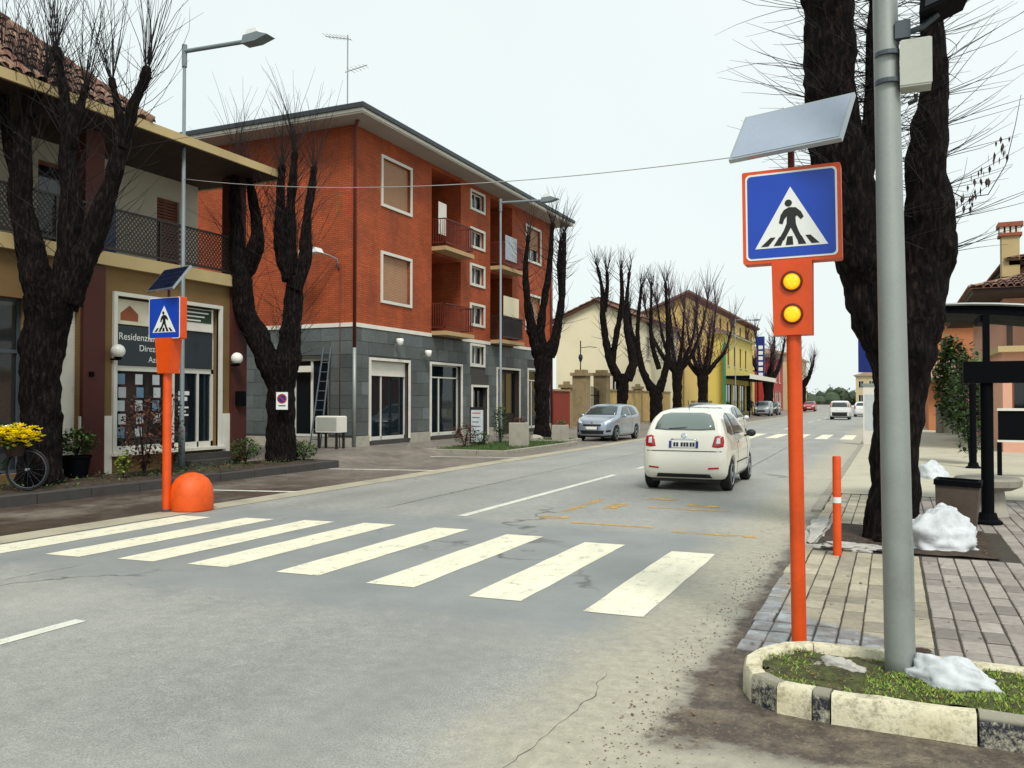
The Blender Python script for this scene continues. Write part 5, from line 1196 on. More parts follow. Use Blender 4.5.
MINI = dict(name='mini', L=3.55, W=1.63, H=1.5, wr=.29, axles=(.62, 2.92), mirror=(2.28, .98), k=.16,
    side=[(.12,.26),(.02,.40),(0,.56),(.04,.72),(.10,.90),(.17,1.06),(.32,1.30),(.52,1.43),(.85,1.485),(1.3,1.505),(1.75,1.485),(2.08,1.40),(2.4,1.2),(2.68,1.04),(2.85,.98),(3.2,.90),(3.42,.80),(3.52,.64),(3.55,.5),(3.5,.32),(3.3,.2),(1.8,.18),(.4,.2)],
    plan=[(0,0),(0.0,.50),(.04,.64),(.14,.735),(.4,.79),(.8,.815),(1.5,.815),(2.6,.812),(3.0,.79),(3.3,.71),(3.48,.55),(3.55,.3),(3.55,0)],
    sec=[(0,.16),(.72,.16),(.785,.3),(.813,.5),(.813,.72),(.79,.84),(.74,.95),(.67,1.14),(.60,1.3),(.51,1.42),(.39,1.485),(.2,1.525),(0,1.535)],
    panels=[('rear_window', 'rearglass_sky', 'rear', [(-.54,1.10),(-.3,1.085),(.3,1.085),(.54,1.10),(.51,1.22),(.43,1.36),(.3,1.395),(-.3,1.395),(-.43,1.36),(-.51,1.22)]),
        ('tail_light', 'tail_red', 'rear2', [(.50,.80),(.60,.785),(.69,.80),(.70,.89),(.685,.98),(.60,1.0),(.545,.98)]), ('lamp_core', 'lamp_clear', 'rear', [(.565,.85),(.64,.85),(.635,.95),(.585,.96)]), ('lamp_core', 'lamp_clear', 'rear', [(-.565,.85),(-.64,.85),(-.635,.95),(-.585,.96)]),
        ('number_plate', 'plate_white', 'rear', [(-.26,.775),(.26,.775),(.26,.895),(-.26,.895)]), ('plate_band', 'navy_sign', 'rear', [(-.26,.775),(-.215,.775),(-.215,.895),(-.26,.895)]), ('plate_band', 'navy_sign', 'rear', [(.26,.775),(.215,.775),(.215,.895),(.26,.895)])]
        + [('plate_text', 'black_paint', 'rear', [(x,.80),(x+.038,.80),(x+.038,.87),(x,.87)], 'fine') for x in (-.18,-.13,-.05,0,.05,.11,.16)]
        + [('bumper_groove', 'black_plastic', 'rear', [(-.66,.715),(.66,.715),(.66,.727),(-.66,.727)], 'fine'), ('reflector', 'tail_red', 'rear2', [(.44,.405),(.62,.42),(.62,.45),(.44,.435)]), ('lower_bumper', 'black_plastic', 'rear', [(-.5,.25),(.5,.25),(.46,.32),(-.46,.32)]),
        ('handle_strip', 'chrome', 'rear', [(-.24,.915),(.24,.915),(.22,.94),(-.22,.94)]), ('emblem', 'chrome', 'rear', [(.05*math.cos(a), .99+.05*math.sin(a)) for a in [k*.5236 for k in range(12)]]), ('wiper', 'black_plastic', 'rear', [(-.28,1.10),(.04,1.115),(.04,1.14),(-.28,1.12)], 'fine'),
        ('side_window', 'carglass', 'side', [(1.12,.985),(2.38,1.0),(2.2,1.16),(2.0,1.29),(1.75,1.37),(1.2,1.385)]), ('quarter_window', 'carglass', 'side', [(.50,1.05),(.75,.99),(1.05,.985),(1.12,1.37),(.85,1.33),(.62,1.22)]),
        ('door_groove', 'black_plastic', 'side', [(1.13,.32),(1.142,.32),(1.142,.97),(1.13,.97)], 'fine'), ('door_groove', 'black_plastic', 'side', [(2.36,.36),(2.372,.36),(2.43,.97),(2.418,.97)], 'fine'), ('door_handle', 'chrome', 'side', [(1.2,.84),(1.38,.845),(1.38,.87),(1.2,.865)], 'fine'), ('side_trim', 'black_plastic', 'side', [(1.0,.48),(2.4,.48),(2.4,.50),(1.0,.50)], 'fine'),
        ('windscreen', 'carglass', 'front', [(-.62,1.06),(.62,1.06),(.54,1.3),(.44,1.40),(-.44,1.40),(-.54,1.3)]), ('headlight', 'lamp_clear', 'front2', [(.5,.68),(.64,.70),(.66,.80),(.52,.82)])])
HATCH = dict(name='hatch', L=4.0, W=1.69, H=1.49, wr=.3, axles=(.72, 3.22), mirror=(2.62, 1.0), k=.14,
    side=[(.08,.28),(0,.45),(.02,.65),(.05,.85),(.12,1.02),(.28,1.28),(.42,1.40),(.8,1.46),(1.4,1.49),(1.9,1.475),(2.3,1.39),(2.7,1.17),(3.02,1.0),(3.3,.94),(3.65,.86),(3.9,.74),(3.98,.6),(4.0,.45),(3.95,.28),(3.7,.2),(2,.18),(.4,.2)],
    plan=[(0,0),(0,.6),(.06,.72),(.2,.79),(.6,.83),(1.2,.845),(2.8,.845),(3.3,.82),(3.65,.74),(3.88,.58),(3.98,.35),(4,0)],
    sec=[(0,.16),(.75,.16),(.82,.3),(.845,.5),(.845,.75),(.825,.9),(.79,1.0),(.72,1.2),(.65,1.36),(.56,1.45),(.4,1.5),(0,1.53)],
    panels=[('windscreen', 'carglass', 'front', [(-.66,1.045),(.66,1.045),(.62,1.15),(.54,1.36),(.4,1.40),(-.4,1.40),(-.54,1.36),(-.62,1.15)]), ('headlight', 'lamp_clear', 'front2', [(.46,.70),(.6,.72),(.74,.80),(.72,.9),(.58,.83),(.46,.76)]),
        ('grille', 'black_plastic', 'front', [(-.36,.60),(.36,.60),(.38,.68),(-.38,.68)]), ('lower_grille', 'black_plastic', 'front', [(-.45,.3),(.45,.3),(.5,.44),(-.5,.44)]), ('fog_lamp', 'black_plastic', 'front2', [(.56,.36),(.7,.38),(.7,.46),(.56,.45)]), ('number_plate', 'plate_white', 'front', [(-.26,.47),(.26,.47),(.26,.58),(-.26,.58)]),
        ('plate_band', 'navy_sign', 'front', [(-.26,.47),(-.215,.47),(-.215,.58),(-.26,.58)], 'fine'), ('emblem', 'chrome', 'front', [(.05*math.cos(a), .74+.04*math.sin(a)) for a in [k*.5236 for k in range(12)]], 'fine'),
        ('side_window', 'carglass', 'side', [(1.42,1.0),(2.72,1.02),(2.45,1.2),(2.15,1.36),(1.5,1.395)]), ('rear_side_window', 'carglass', 'side', [(.62,1.06),(1.33,1.0),(1.4,1.39),(.9,1.35),(.7,1.2)]), ('door_groove', 'black_plastic', 'side', [(1.37,.32),(1.382,.32),(1.382,.98),(1.37,.98)], 'fine'), ('door_groove', 'black_plastic', 'side', [(2.68,.34),(2.692,.34),(2.742,.98),(2.73,.98)], 'fine'),
        ('rear_window', 'carglass', 'rear', [(-.58,1.08),(.58,1.08),(.52,1.3),(.42,1.37),(-.42,1.37),(-.52,1.3)]), ('tail_light', 'tail_red', 'rear2', [(.62,.78),(.74,.8),(.70,1.12),(.62,1.1)]), ('number_plate', 'plate_white', 'rear', [(-.26,.74),(.26,.74),(.26,.85),(-.26,.85)])])
BOXY = dict(name='boxy', L=3.6, W=1.62, H=1.56, wr=.29, axles=(.6, 2.9), mirror=(2.5, 1.05), k=.08,
    side=[(.06,.28),(0,.42),(.0,.62),(.04,.9),(.10,1.2),(.2,1.48),(.35,1.54),(1.2,1.57),(2.0,1.53),(2.35,1.4),(2.7,1.1),(2.9,1.02),(3.35,.92),(3.55,.75),(3.6,.5),(3.5,.26),(2,.2),(.4,.22)],
    plan=[(0,0),(0,.68),(.05,.75),(.3,.79),(1.2,.81),(2.6,.81),(3.2,.76),(3.5,.6),(3.6,.3),(3.6,0)],
    sec=[(0,.18),(.74,.18),(.8,.35),(.81,.7),(.79,1.0),(.74,1.25),(.68,1.45),(.58,1.55),(.3,1.58),(0,1.59)],
    panels=[('rear_window', 'carglass', 'rear', [(-.6,1.04),(.6,1.04),(.55,1.42),(-.55,1.42)]), ('tail_light', 'tail_red', 'rear2', [(.63,1.0),(.73,1.0),(.66,1.45),(.6,1.45)]), ('lower_bumper', 'black_plastic', 'rear', [(-.72,.3),(.72,.3),(.74,.62),(-.74,.62)]), ('number_plate', 'plate_white', 'rear', [(-.26,.74),(.26,.74),(.26,.85),(-.26,.85)]),
        ('side_window', 'carglass', 'side', [(1.35,1.02),(2.6,1.05),(2.25,1.42),(1.4,1.46)]), ('rear_side_window', 'carglass', 'side', [(.35,1.05),(1.25,1.02),(1.3,1.46),(.45,1.44)]), ('windscreen', 'carglass', 'front', [(-.62,1.08),(.62,1.08),(.55,1.42),(-.55,1.42)]), ('headlight', 'lamp_clear', 'front2', [(.46,.72),(.7,.75),(.7,.9),(.48,.88)]), ('grille', 'black_plastic', 'front', [(-.4,.45),(.4,.45),(.4,.62),(-.4,.62)])])
fc = make_car('ivory white round-backed hatchback driving away past the crossing', MINI, 'paint_ivory', (-3.4, 15.0, .012), R(1.0), .032)
an_ = MB().tube([(0,.62,1.46),(0,.5,1.62)], .006, 5).build('antenna', 'black_plastic', fc)
make_car('silver blue hatchback parked facing the viewer beyond the brick building', HATCH, 'paint_silver', (-10.72, 35.95, .0), R(180-2), .04)
make_car('white car driving ahead just beyond the ivory hatchback', HATCH, 'paint_white', (-5.75, 29, .012), R(0), .05)
rc = make_car('pale car with roof bars parked beyond the silver hatchback', HATCH, 'paint_grey', (-10.9, 55, .0), R(180), .07, detail=False)
for y_ in (1.2, 1.8): MB().box(-.6,.6,y_-.03,y_+.03,1.55,1.59).build('roof_bar', 'black_plastic', rc)
for x in (-.55,.55): MB().box(x-.02,x+.02,1.0,2.0,1.48,1.53).build('roof_rail', 'black_plastic', rc)
make_car('dark-fronted pale car parked by the red facade', BOXY, 'paint_grey', (-12.0, 91.5, 0), R(180), .08, detail=False)
make_car('dark car parked behind the pale car by the red facade', HATCH, 'paint_dark', (-12.0, 98, 0), R(180), .08, detail=False)
make_car('white boxy car driving away far down the right lane', BOXY, 'paint_white', (-3.95, 74.5, .02), R(0), .06, detail=False)
make_car('white car half hidden behind the bus stop pillar', HATCH, 'paint_white', (-2.6, 88, .0), R(0), .08, detail=False)
make_car('tiny red car at the far end of the road', HATCH, 'paint_red', (-10.9, 132, .0), R(180), .08, detail=False)

# ------------------------------------------------------------------ person by the far parked cars
def person(label, loc, rz):
    t = thing('person', label, 'person', loc, rz)
    V = [(0,0,.95),(0,0,1.2),(0,.02,1.42),(0,.02,1.52),(0,.03,1.63),(.0,.03,1.72),(.2,0,1.4),(.27,-.05,1.12),(.26,.08,.9),(-.2,0,1.4),(-.27,.05,1.12),(-.26,.12,.9),(.1,0,.9),(.11,.12,.5),(.11,.02,.08),(.11,.16,.04),(-.1,0,.9),(-.11,-.02,.5),(-.11,-.2,.1),(-.11,-.07,.04)]
    E_ = [(0,1),(1,2),(2,3),(3,4),(4,5),(2,6),(6,7),(7,8),(2,9),(9,10),(10,11),(0,12),(12,13),(13,14),(14,15),(0,16),(16,17),(17,18),(18,19)]
    rad = [.17,.16,.17,.06,.1,.08,.075,.06,.045,.075,.06,.045,.11,.075,.05,.04,.11,.075,.05,.04]
    me = bpy.data.meshes.new('body'); me.from_pydata(V, E_, []); o = bpy.data.objects.new('body', me); C.objects.link(o); o.parent = t; me.materials.append(M['clothes'])
    o.modifiers.new('skin', 'SKIN'); me.skin_vertices[0].data[0].use_root = True
    for i, r in enumerate(rad): me.skin_vertices[0].data[i].radius = (r, r*.8)
    s_ = o.modifiers.new('sub', 'SUBSURF'); s_.levels = 1; s_.render_levels = 1
    MB().ball((0,.05,1.66), .1, 10, (.8,.9,1.1)).build('face', 'skin', t, smooth=True); MB().ball((0,.0,1.70), .11, 10, (.85,.9,.85)).build('hair', 'clothes', t, smooth=True)
person('person in dark clothes walking by the far parked cars', (-13.0, 88, .05), R(170))

# ------------------------------------------------------------------ gate, walls and buildings further along the left
gw = thing('garden_wall', 'old yellowish stone garden wall with pillars along the pavement', 'wall', (0,0,0))
for y0_, y1_, h_ in ((40.8,43.2,2.1),(49.6,57.5,2.2),(57.9,66,2.2)):
    MB().box(-16.3,-15.9,y0_,y1_,0,h_).build('wall_panel', 'yellow_stone' if y0_ > 45 else 'dark_red', gw); MB().box(-16.36,-15.84,y0_,y1_,h_,h_+.1).build('coping', 'stone_pillar', gw)
def gpillar(y_, h_, w_=.7):
    p = MB().box(-16.45,-16.45+w_,y_-w_/2,y_+w_/2,0,h_).build('pillar', 'stone_pillar', gw)
    MB().box(-16.55,-16.35+w_,y_-w_/2-.1,y_+w_/2+.1,h_,h_+.18).build('cap', 'stone_pillar', p); MB().box(-16.35,-16.55+w_,y_-w_/2+.1,y_+w_/2-.1,h_+.18,h_+.35).build('cap_top', 'stone_pillar', p)
for y_, h_ in ((43.5,2.3),(45.5,3.0),(49.2,3.1),(57.7,2.4)): gpillar(y_, h_, .8 if h_ > 2.6 else .5)
gt = thing('iron_gate', 'dark wrought iron gate between the two tall stone pillars', 'gate', (-16.1, 45.9, 0))
for k in range(19): MB().cyl((0,k*.16,.1),(0,k*.16,2.2+.25*math.sin(k/18*math.pi)),.018,n=6).build('bar', 'dark_metal', gt)
for z in (.3,1.9): MB().box(-.02,.02,0,2.9,z,z+.05).build('rail', 'dark_metal', gt)
gl2 = thing('gate_lamp', 'black lantern post with scroll arm on the first tall gate pillar', 'lamp', (-16.1, 45.5, 3.3))
MB().cyl((0,0,0),(0,0,1.7),.03,n=6).build('post', 'dark_metal', gl2); MB().tube([(0,0,1.3),(.5,.1,1.35),(.9,.2,1.3)], .02, 6).build('arm', 'dark_metal', gl2); MB().lathe([(.06,.5),(.14,.75),(.1,.9),(.02,.95)], n=8).build('lantern', 'darkglass', gl2)
def hut(name, label, x0, x1, y0, y1, z, roof_h, wall, wins=(), ridge='y', front='y', eave=.5, cat='house', group=None, roof='roof_tile', extra=None):
    t = thing(name, label, cat, (0,0,0), 0, group)
    FA = Face('y', x1) if front == 'y' else Face('X', x0); FB = Face('x', y0)
    fa = [w_[1:5] for w_ in wins if w_[0] == 'a']; fb = [w_[1:5] for w_ in wins if w_[0] == 'b']
    FA.wall(y0, y1, 0, z, fa).build('wall', wall, t); FB.wall(x0, x1, 0, z, fb).build('wall', wall, t)
    MB().quad((x0,y1,0),(x1,y1,0),(x1,y1,z),(x0,y1,z)).build('wall', wall, t); xo = x0 if front == 'y' else x1
    MB().quad((xo,y0,0),(xo,y1,0),(xo,y1,z),(xo,y0,z)).build('wall', wall, t)
    for w_ in wins: window(FA if w_[0] == 'a' else FB, t, *w_[1:5], .12, w_[5] if len(w_) > 5 else 'white_frame', 'darkglass', .07, None, 1, None, 'white_frame')
    e = eave; r = MB()
    if ridge == 'y':                                     # gable towards the viewer
        xm = (x0+x1)/2; sl = roof_h/((x1-x0)/2)
        if roof_h: MB().prism([(x0,z),(x1,z),(xm,z+roof_h)], lambda x, q: (x, y0, q), lambda x, q: (x, y0+.2, q)).build('gable', wall, t)
        for s in (-1, 1):
            xe = xm + s*((x1-x0)/2+e); ze = z - sl*e
            r.prism([(xe,ze),(xm,z+roof_h),(xm,z+roof_h+.16),(xe,ze+.16)], lambda x, q: (x, y0-e, q), lambda x, q: (x, y1+e, q))
        r.build('roof', roof, t)
        rtb = MB()
        for s in (-1, 1): roof_tiles(rtb, (xm+s*((x1-x0)/2+e), y0-e, z-sl*e+.16), (0,1,0), (-s,0,sl), y1-y0+2*e, math.hypot((x1-x0)/2+e, roof_h+sl*e), .3, .5)
        rtb.build('roof_tiles', roof, t, kind='stuff', smooth=True)
    else:                                                # hipped
        r.box(x0-e, x1+e, y0-e, y1+e, z, z+.12); r.build('eaves', 'white_paint', t)
        q = MB(); k = min(x1-x0, y1-y0)/2+e; a = roof_h; X0, X1, Y0, Y1_ = x0-e-.1, x1+e+.1, y0-e-.1, y1+e+.1
        if y1-y0 >= x1-x0: top = [((x0+x1)/2, Y0+k, z+.12+a), ((x0+x1)/2, Y1_-k, z+.12+a)]
        else: top = [(X0+k, (y0+y1)/2, z+.12+a), (X1-k, (y0+y1)/2, z+.12+a)]
        q.v = [(X0,Y0,z+.121),(X1,Y0,z+.121),(X1,Y1_,z+.121),(X0,Y1_,z+.121)] + top
        q.f = [(0,1,4),(1,2,5,4),(2,3,5),(3,0,4,5)] if y1-y0 >= x1-x0 else [(0,1,5,4),(1,2,5),(2,3,4,5),(3,0,4)]
        q.build('roof', roof, t)
    return t
hut('cream_house', 'plain cream house with a gable behind the garden wall', -22.4, -16.2, 58, 70, 7.35, 1.3, 'cream_wall', [('a',60,61,4.6,6.2),('a',64,65,4.6,6.2),('a',60,61,1.2,2.8),('b',-18.2,-17.7,2.2,3.6)], eave=.35)
yw = [('a', 76+k*4.2, 77.1+k*4.2, z, z+1.9, 'shutter_wood') for k in range(9) for z in (4.9, 8.2)]
yb = thing('yellow_building', 'tall ochre yellow building with rows of windows down the road', 'building', (0,0,0))
YF = Face('y', -16.2); YF.wall(72, 113, 0, 10.7, [w_[1:5] for w_ in yw if w_[1] > 72.5]).build('wall', 'yellow_wall', yb)
for w_ in yw: window(YF, yb, *w_[1:5], .12, 'shutter_wood', 'darkglass', .07, None, 1, None, 'white_frame')
for y_ in (72, 113): MB().prism([(-16.2,0),(-16.2,10.7),(-26,6.6),(-26,0)], lambda x, z: (x, y_, z), lambda x, z: (x, y_ + (.2 if y_ < 80 else -.2), z)).build('side_wall', 'yellow_wall', yb)
MB().prism([(-15.6,10.75),(-15.6,10.95),(-26.5,6.5),(-26.5,6.3)], lambda x, z: (x, 71.4, z), lambda x, z: (x, 113.6, z)).build('roof', 'roof_tile', yb)
MB().quad((-26,72.2,0),(-26,112.8,0),(-26,112.8,6.6),(-26,72.2,6.6)).build('wall', 'yellow_wall', yb)
yg = hut('yellow_annex', 'lower yellow-green building with dark canopy in front of the ochre building', -16.1, -14.6, 82, 100, 8.0, .5, 'yellow_green', [('a', 84+k*3.6, 85.1+k*3.6, 5, 7, 'shutter_wood') for k in range(4)] + [('a', 83+k*4.2, 86.2+k*4.2, .4, 3.2, 'dark_metal') for k in range(4)], 'h', eave=.4, cat='building')
MB().box(-14.6,-12.2,82,101,3.7,3.95).build('canopy', 'dark_metal', yg); MB().box(-12.25,-12.15,82,101,3.65,4.1).build('canopy_fascia', 'white_paint', yg); MB().box(-14.55,-14.4,81.2,82,0,7).build('green_strip', 'green_paint', yg)
for k in range(4): MB().cyl((-12.4,83+k*5.6,0),(-12.4,83+k*5.6,3.7),.06,n=8).build('canopy_post', 'dark_metal', yg)
vs = thing('vertical_sign', 'tall blue vertical sign with white letters projecting over the pavement', 'sign', (-13.7, 100.4, 3.9))
MB().box(-.42,.42,-.12,.12,.2,5.0).build('panel', 'navy_sign', vs); MB().box(-.9,-.55,-.05,.05,1,1.15).build('bracket', 'dark_metal', vs); MB().box(-.9,-.55,-.05,.05,4.2,4.35).build('bracket', 'dark_metal', vs)
for k in range(6): MB().box(-.24,.24,-.135,-.121,.45+k*.62,.86+k*.62).build('lettering', 'white_sign', vs)
hut('red_building', 'low red-fronted shop building beyond the yellow buildings', -22, -14.4, 114, 128, 7.2, 1.4, 'red_wall', [('a', 115.5+k*4, 117+k*4, 4, 6) for k in range(3)] + [('a', 115+k*4, 118+k*4, .4, 2.8) for k in range(3)], 'h', cat='building')
hut('cream_block', 'pale cream block behind the farthest pollarded trees', -26, -14.4, 132, 165, 8.5, 1.6, 'beige_wall', [('a', 134+k*5, 135.2+k*5, z, z+1.7) for k in range(6) for z in (1.4, 5)], 'h', cat='building')
hut('distant_house', 'hazy grey-roofed house closing the far end of the road', -46, -34, 330, 346, 6.5, 1.8, 'soffit', [('b', -45+k*3, -43.8+k*3, z, z+1.6) for k in range(3) for z in (1.2, 4.0)], 'h', cat='house')
tl = MB(); rr = random.Random(77)
for k in range(70):
    x = -70 + k*.95 + rr.uniform(-1, 1); h_ = rr.uniform(2.5, 6.5)
    tl.ball((x, 300 + rr.uniform(-8, 8), h_*.4), 1, 8, (rr.uniform(1.5, 3), 2, h_*.6))
    leaves(tl, (x, 298, h_*.5), 2.2, h_*.6, 60, .9, rr)
tl = tl.build('distant_trees', 'hedge_far', kind='stuff'); tl['label'] = 'dark mass of distant trees closing the road'; tl['category'] = 'trees'
# buildings on the right, far
hut('beige_house', 'tall beige house at the far right end of the road', -8.2, 2, 226, 240, 7.6, 1.8, 'beige_wall', [('a', 228+k*4, 229.2+k*4, z, z+1.7) for k in range(3) for z in (1.2, 4.2)] + [('b', -7.6+k*2.4, -6.4+k*2.4, z, z+1.7) for k in range(4) for z in (1.2, 4.6)], 'h', 'X', cat='house')
hut('cream_house', 'small cream house before the tall beige house on the right', -.2, 9, 128, 140, 6.4, 1.8, 'cream_wall', [('a', 130+k*4, 131.2+k*4, z, z+1.5) for k in range(2) for z in (1.2, 4.0)] + [('b', .6+k*2.4, 1.7+k*2.4, z, z+1.5) for k in range(3) for z in (1.2, 4.0)], 'h', 'X', cat='house')
hut('ochre_house', 'ochre house with red roof further along the right pavement', 2.6, 11, 86, 98, 5.6, 1.6, 'yellow_wall', [('b', 3.2+k*2.4, 4.3+k*2.4, z, z+1.4) for k in range(3) for z in (1.2, 3.7)] + [('a', 88+k*4, 89.2+k*4, z, z+1.4) for k in range(2) for z in (1.2, 3.7)], 'h', 'X', cat='house')
oh = hut('orange_house', 'orange rendered house with balcony seen under the shelter roof', 1.75, 9, 50, 60, 5.9, 1.2, 'orange_wall', [('b', 2.35, 2.95, 3.2, 4.9, 'shutter_wood'), ('b', 2.35, 2.95, .4, 2.4, 'shutter_wood'), ('b', 4.2, 5.2, 3.4, 4.9, 'shutter_wood'), ('a', 53, 54, 3.2, 4.8)], 'h', 'X')
MB().box(1.7, 3.3, 49.1, 50, 2.7, 2.85).build('balcony', 'concrete', oh)
for k in range(14): MB().cyl((1.75+k*.118,49.15,2.85),(1.75+k*.118,49.15,3.7),.018,n=5).build('baluster', 'white_paint', oh)
vl = thing('pink_villa', 'pink villa with tiled hip roofs and a crenellated brick chimney', 'house', (0,0,0))
VF = Face('x', 30)
VF.wall(3.1, 14, 0, 3.1, [(3.35,3.75,.9,2.6),(5,6,.9,2.6)]).build('wall', 'pink_wall', vl); MB().quad((3.1,30,0),(3.1,42,0),(3.1,42,3.1),(3.1,30,3.1)).build('wall', 'pink_wall', vl)
window(VF, vl, 3.35, 3.75, .9, 2.6, .12, 'shutter_wood', 'darkglass', .06, None, 0)
window(VF, vl, 5, 6, .9, 2.6, .12, 'shutter_wood', 'darkglass', .06, None, 1)
MB().box(2.95,14,29.6,42,3.1,3.28).build('ledge', 'cream_render', vl)
MB().box(3.25,14,31,42,3.28,5.0).build('upper_wall', 'pink_wall', vl)
MB().box(3.2,3.35,29.7,29.85,3.28,4.0).build('parapet_post', 'dark_wood', vl)
for (X0, Y0, X1, Y1_, z_, h_, ins) in ((2.15,29.0,15,43,5.0,1.3,4.2),(3.35,31.2,13,41,6.1,.9,3)):
    q = MB(); k = ins; q.v = [(X0,Y0,z_),(X1,Y0,z_),(X1,Y1_,z_),(X0,Y1_,z_),(X0+k,Y0+k,z_+h_),(X1-k,Y0+k,z_+h_),(X1-k,Y1_-k,z_+h_),(X0+k,Y1_-k,z_+h_)]
    q.f = [(0,1,5,4),(1,2,6,5),(2,3,7,6),(3,0,4,7),(4,5,6,7),(0,1,2,3)]; q.build('roof', 'roof_tile', vl)
    rt = MB(); roof_tiles(rt, (X0+.1,Y0,z_+.01), (1,0,0), (0,k,h_), X1-X0-.2, k, .2, .35, .97, True); roof_tiles(rt, (X0,Y0+.1,z_+.01), (0,1,0), (k,0,h_), Y1_-Y0-.2, k, .2, .35, .97, True); rt.build('roof_tiles', 'roof_tile', vl, kind='stuff', smooth=True)
    MB().box(X0+.1,X1-.1,Y0+.1,Y1_-.1,z_-.14,z_-.002).build('eaves', 'dark_wood', vl)
MB().box(3.9,12,32,40,5.0,6.0).build('upper_wall', 'pink_wall', vl)
cm = MB().box(3.25,3.75,31.3,31.8,5.6,6.9).build('chimney', 'cream_render', vl)
MB().box(3.18,3.82,31.23,31.87,6.9,7.0).build('chimney_band', 'terracotta', cm)
for i in range(4):
    for j in range(4):
        if i in (0,3) or j in (0,3): MB().box(3.2+i*.16,3.3+i*.16,31.25+j*.16,31.35+j*.16,7.0,7.2).build('merlon', 'white_paint', cm)
MB().box(3.15,3.85,31.2,31.9,7.2,7.34).build('chimney_cap', 'terracotta', cm)
for x in (2.7,): 
    vlm = MB().lathe([(.02,0),(.09,.04),(.11,.22),(.03,.3)], (2.75,30.4,4.35), 8).build('porch_lantern', 'globe', vl)
hw = thing('garden_wall_right', 'grey garden wall with gate posts in front of the orange house', 'wall', (0,0,0)); hw.name = 'front_garden_wall'
MB().box(2.1,8,46,46.25,0,1.1).build('wall_panel', 'concrete', hw)
for x in (2.05,3.0,4.2): MB().box(x-.13,x+.13,45.9,46.35,0,1.45).build('post', 'kerb_grey', hw)
shrub('tall dark green garden tree beside the orange house', (2.55, 44.5, .05), .8, 4.4, 1500, .28, 'leaf', 71, 6)
shrub('rounded grey-green hedge bush behind the shelter posts', (2.6, 38, .05), .8, 2.6, 900, .22, 'leaf', 72, 6)
shrub('arching dark shrub under the shelter roof', (1.75, 24, .05), .5, 2.9, 500, .16, 'leaf', 73, 7)

# ------------------------------------------------------------------ right pavement furniture
sh_ = thing('shelter', 'dark metal bus shelter with curved roof on black columns', 'bus shelter', (0,0,0))
rfm = MB(); n = 14
for i in range(n+1):
    t = i/n; x = .5 + 3.6*t; z = 2.95 - .62*t*t - .1*t + .05*math.sin(t*3)
    for y_ in (13.2, 14.7):
        rfm.v += [(x, y_, z), (x, y_, z-.1-.05*math.sin(t*3.1))]
for i in range(n):
    a = i*4; rfm.f += [(a,a+4,a+6,a+2),(a+1,a+3,a+7,a+5),(a,a+1,a+5,a+4),(a+2,a+6,a+7,a+3)]
rfm.f += [(0,2,3,1),(n*4,n*4+1,n*4+3,n*4+2)]; rfm.build('roof', 'dark_metal', sh_, autos=True)
rg = MB().tube([(.5+3.6*i/n, 13.17, 2.96-.62*(i/n)**2-.1*(i/n)+.05*math.sin(3*i/n)) for i in range(n+1)], .022, 6).build('roof_rim', 'galv', sh_)
for x, y_ in ((1.12, 12.6), (1.72, 22.6), (2.9, 13.6), (2.9, 14.4)):
    cl = MB().lathe([(.075,0),(.075,1.85 if y_ < 13 else 2.3)], (x, y_, ZP), 16).build('column', 'dark_metal', sh_, autos=True)
    MB().lathe([(.17,0),(.17,.03),(.12,.06),(.1,.14)], (x, y_, ZP), 16).build('base_plate', 'dark_metal', cl)
MB().box(.85,2.0,12.5,12.72,1.86,2.14).build('beam', 'dark_metal', sh_); MB().box(1.08,1.16,12.58,12.66,2.14,2.75).build('strut', 'dark_metal', sh_); MB().box(1.05,1.15,12.6,13.4,2.66,2.75).build('strut', 'dark_metal', sh_)
bp = thing('dark_barrier', 'dark panel barrier with white top rail in front of the pink villa', 'barrier', (0,0,0))
MB().box(1.98,5,20,20.06,.82,1.42).build('panel', 'dark_metal', bp); MB().box(1.96,5,19.97,20.09,1.42,1.47).build('top_rail', 'white_paint', bp); MB().box(1.96,5,19.97,20.09,.78,.82).build('bottom_rail', 'white_paint', bp)
for x in (2.0,3.4,4.8): MB().box(x-.04,x+.04,19.98,20.08,.05,.78).build('post', 'dark_metal', bp)
bn = thing('litter_bin', 'brown-grey box litter bin with dark rim beside the snow heap', 'litter bin', (.7, 11.6, ZP), R(-8)); bn.rotation_euler = (0, R(2), R(-8))
MB().prism([(-.2,0),(.2,0),(.235,.58),(-.235,.58)], lambda x, z: (x,-.19,z), lambda x, z: (x,.19,z)).build('body', 'brown_bin', bn)
rm = MB()
for q in ((-.25,.25,-.21,-.17),(-.25,.25,.17,.21),(-.25,-.21,-.17,.17),(.21,.25,-.17,.17)): rm.box(q[0],q[1],q[2],q[3],.575,.64)
rm.build('rim', 'dark_metal', bn); MB().box(-.2,.2,-.17,.17,.5,.51).build('liner', 'black_plastic', bn)
tb = thing('concrete_table', 'low round concrete bench on a pedestal behind the black column', 'bench', (1.2, 13.5, ZP))
MB().lathe([(.26,0),(.24,.1),(.2,.36)], n=20).build('pedestal', 'concrete', tb, autos=True); MB().lathe([(.3,.36),(.42,.42),(.43,.5),(.4,.53),(.001,.535)], n=24).build('top', 'kerb_grey', tb, autos=True)
bstop = thing('bus_stop_sign', 'blue bus stop flag sign on a pole half hidden by the big tree', 'sign', (-.3, 14, ZP))
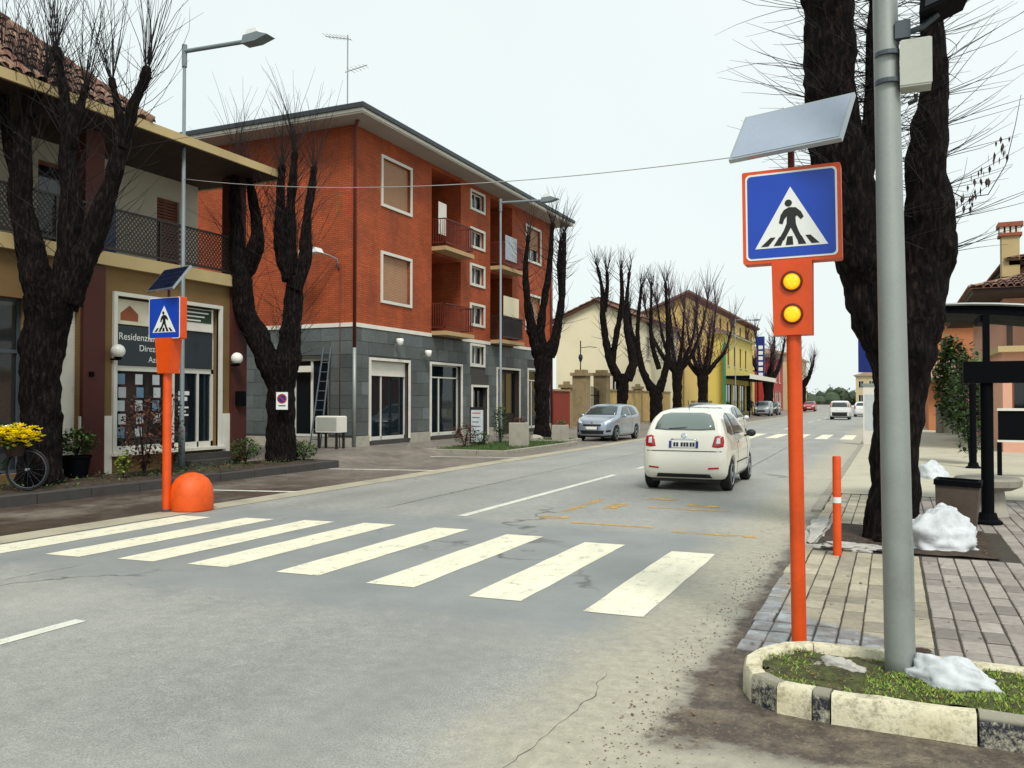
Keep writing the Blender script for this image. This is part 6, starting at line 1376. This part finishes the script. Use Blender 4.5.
MB().cyl((.15,0,0),(.15,0,3.05),.03,n=10).build('pole', 'galv', bstop); MB().box(-.17,.35,-.02,.02,2.02,3.0).build('panel', 'navy_sign', bstop)
MB().box(-.06,.3,-.025,-.021,2.45,2.85).build('white_field', 'white_sign', bstop)
MB().box(.02,.24,-.03,-.026,2.56,2.72).build('bus_symbol', 'black_paint', bstop)
ip = thing('information_pillar', 'pale blue-white information pillar at the kerb behind the big tree', 'pillar', (-.72, 33.5, ZP))
MB().box(-.25,.25,-.12,.12,0,2.1).build('body', 'white_paint', ip); MB().box(-.2,.2,-.125,-.121,.5,1.8).build('sheet', 'poster', ip); MB().box(-.28,.28,-.15,.15,2.1,2.2).build('cap', 'galv', ip)

# ------------------------------------------------------------------ dead leaves lying about
lt_ = MB(); rr = random.Random(31)
def litter(x, y, z, l):
    a = rr.uniform(0, 6.28); c, d = math.cos(a)*l, math.sin(a)*l; e = rr.uniform(.1, .5)*l
    lt_.quad((x-c, y-d, z+.002), (x-d*.5, y+c*.5, z+e), (x+c, y+d, z+.004), (x+d*.5, y-c*.5, z+e*.6))
for _ in range(260): litter(rr.uniform(-14.1, -12.6), rr.uniform(6, 17), .23, rr.uniform(.02, .045))
for _ in range(120):
    x, y = rr.uniform(-.68, .5), rr.uniform(4.78, 5.48); litter(x, y, tz(x, y), rr.uniform(.008, .02))
for _ in range(70): litter(rr.uniform(-.9, .6), rr.uniform(5.75, 9.6), ZP+.002, rr.uniform(.008, .022))
for _ in range(90): litter(rr.gauss(-1.05, .12), rr.uniform(4.0, 12), .004, rr.uniform(.008, .02))
for _ in range(120): litter(rr.uniform(-12.2, -9.9), rr.uniform(7, 17), .006, rr.uniform(.012, .03))
for _ in range(60): litter(rr.uniform(-.7, .95), rr.uniform(9.8, 11.7), ZP+.03, rr.uniform(.015, .03))
M['litter'] = m_leaf('dead_leaf_litter', ['#4a3322', '#6b4a2c', '#7d5c36', '#3a2a20'])
lo = lt_.build('leaf_litter', 'litter', kind='stuff'); lo['label'] = 'scattered brown dead leaves on beds, paving and gutter'; lo['category'] = 'leaf litter'
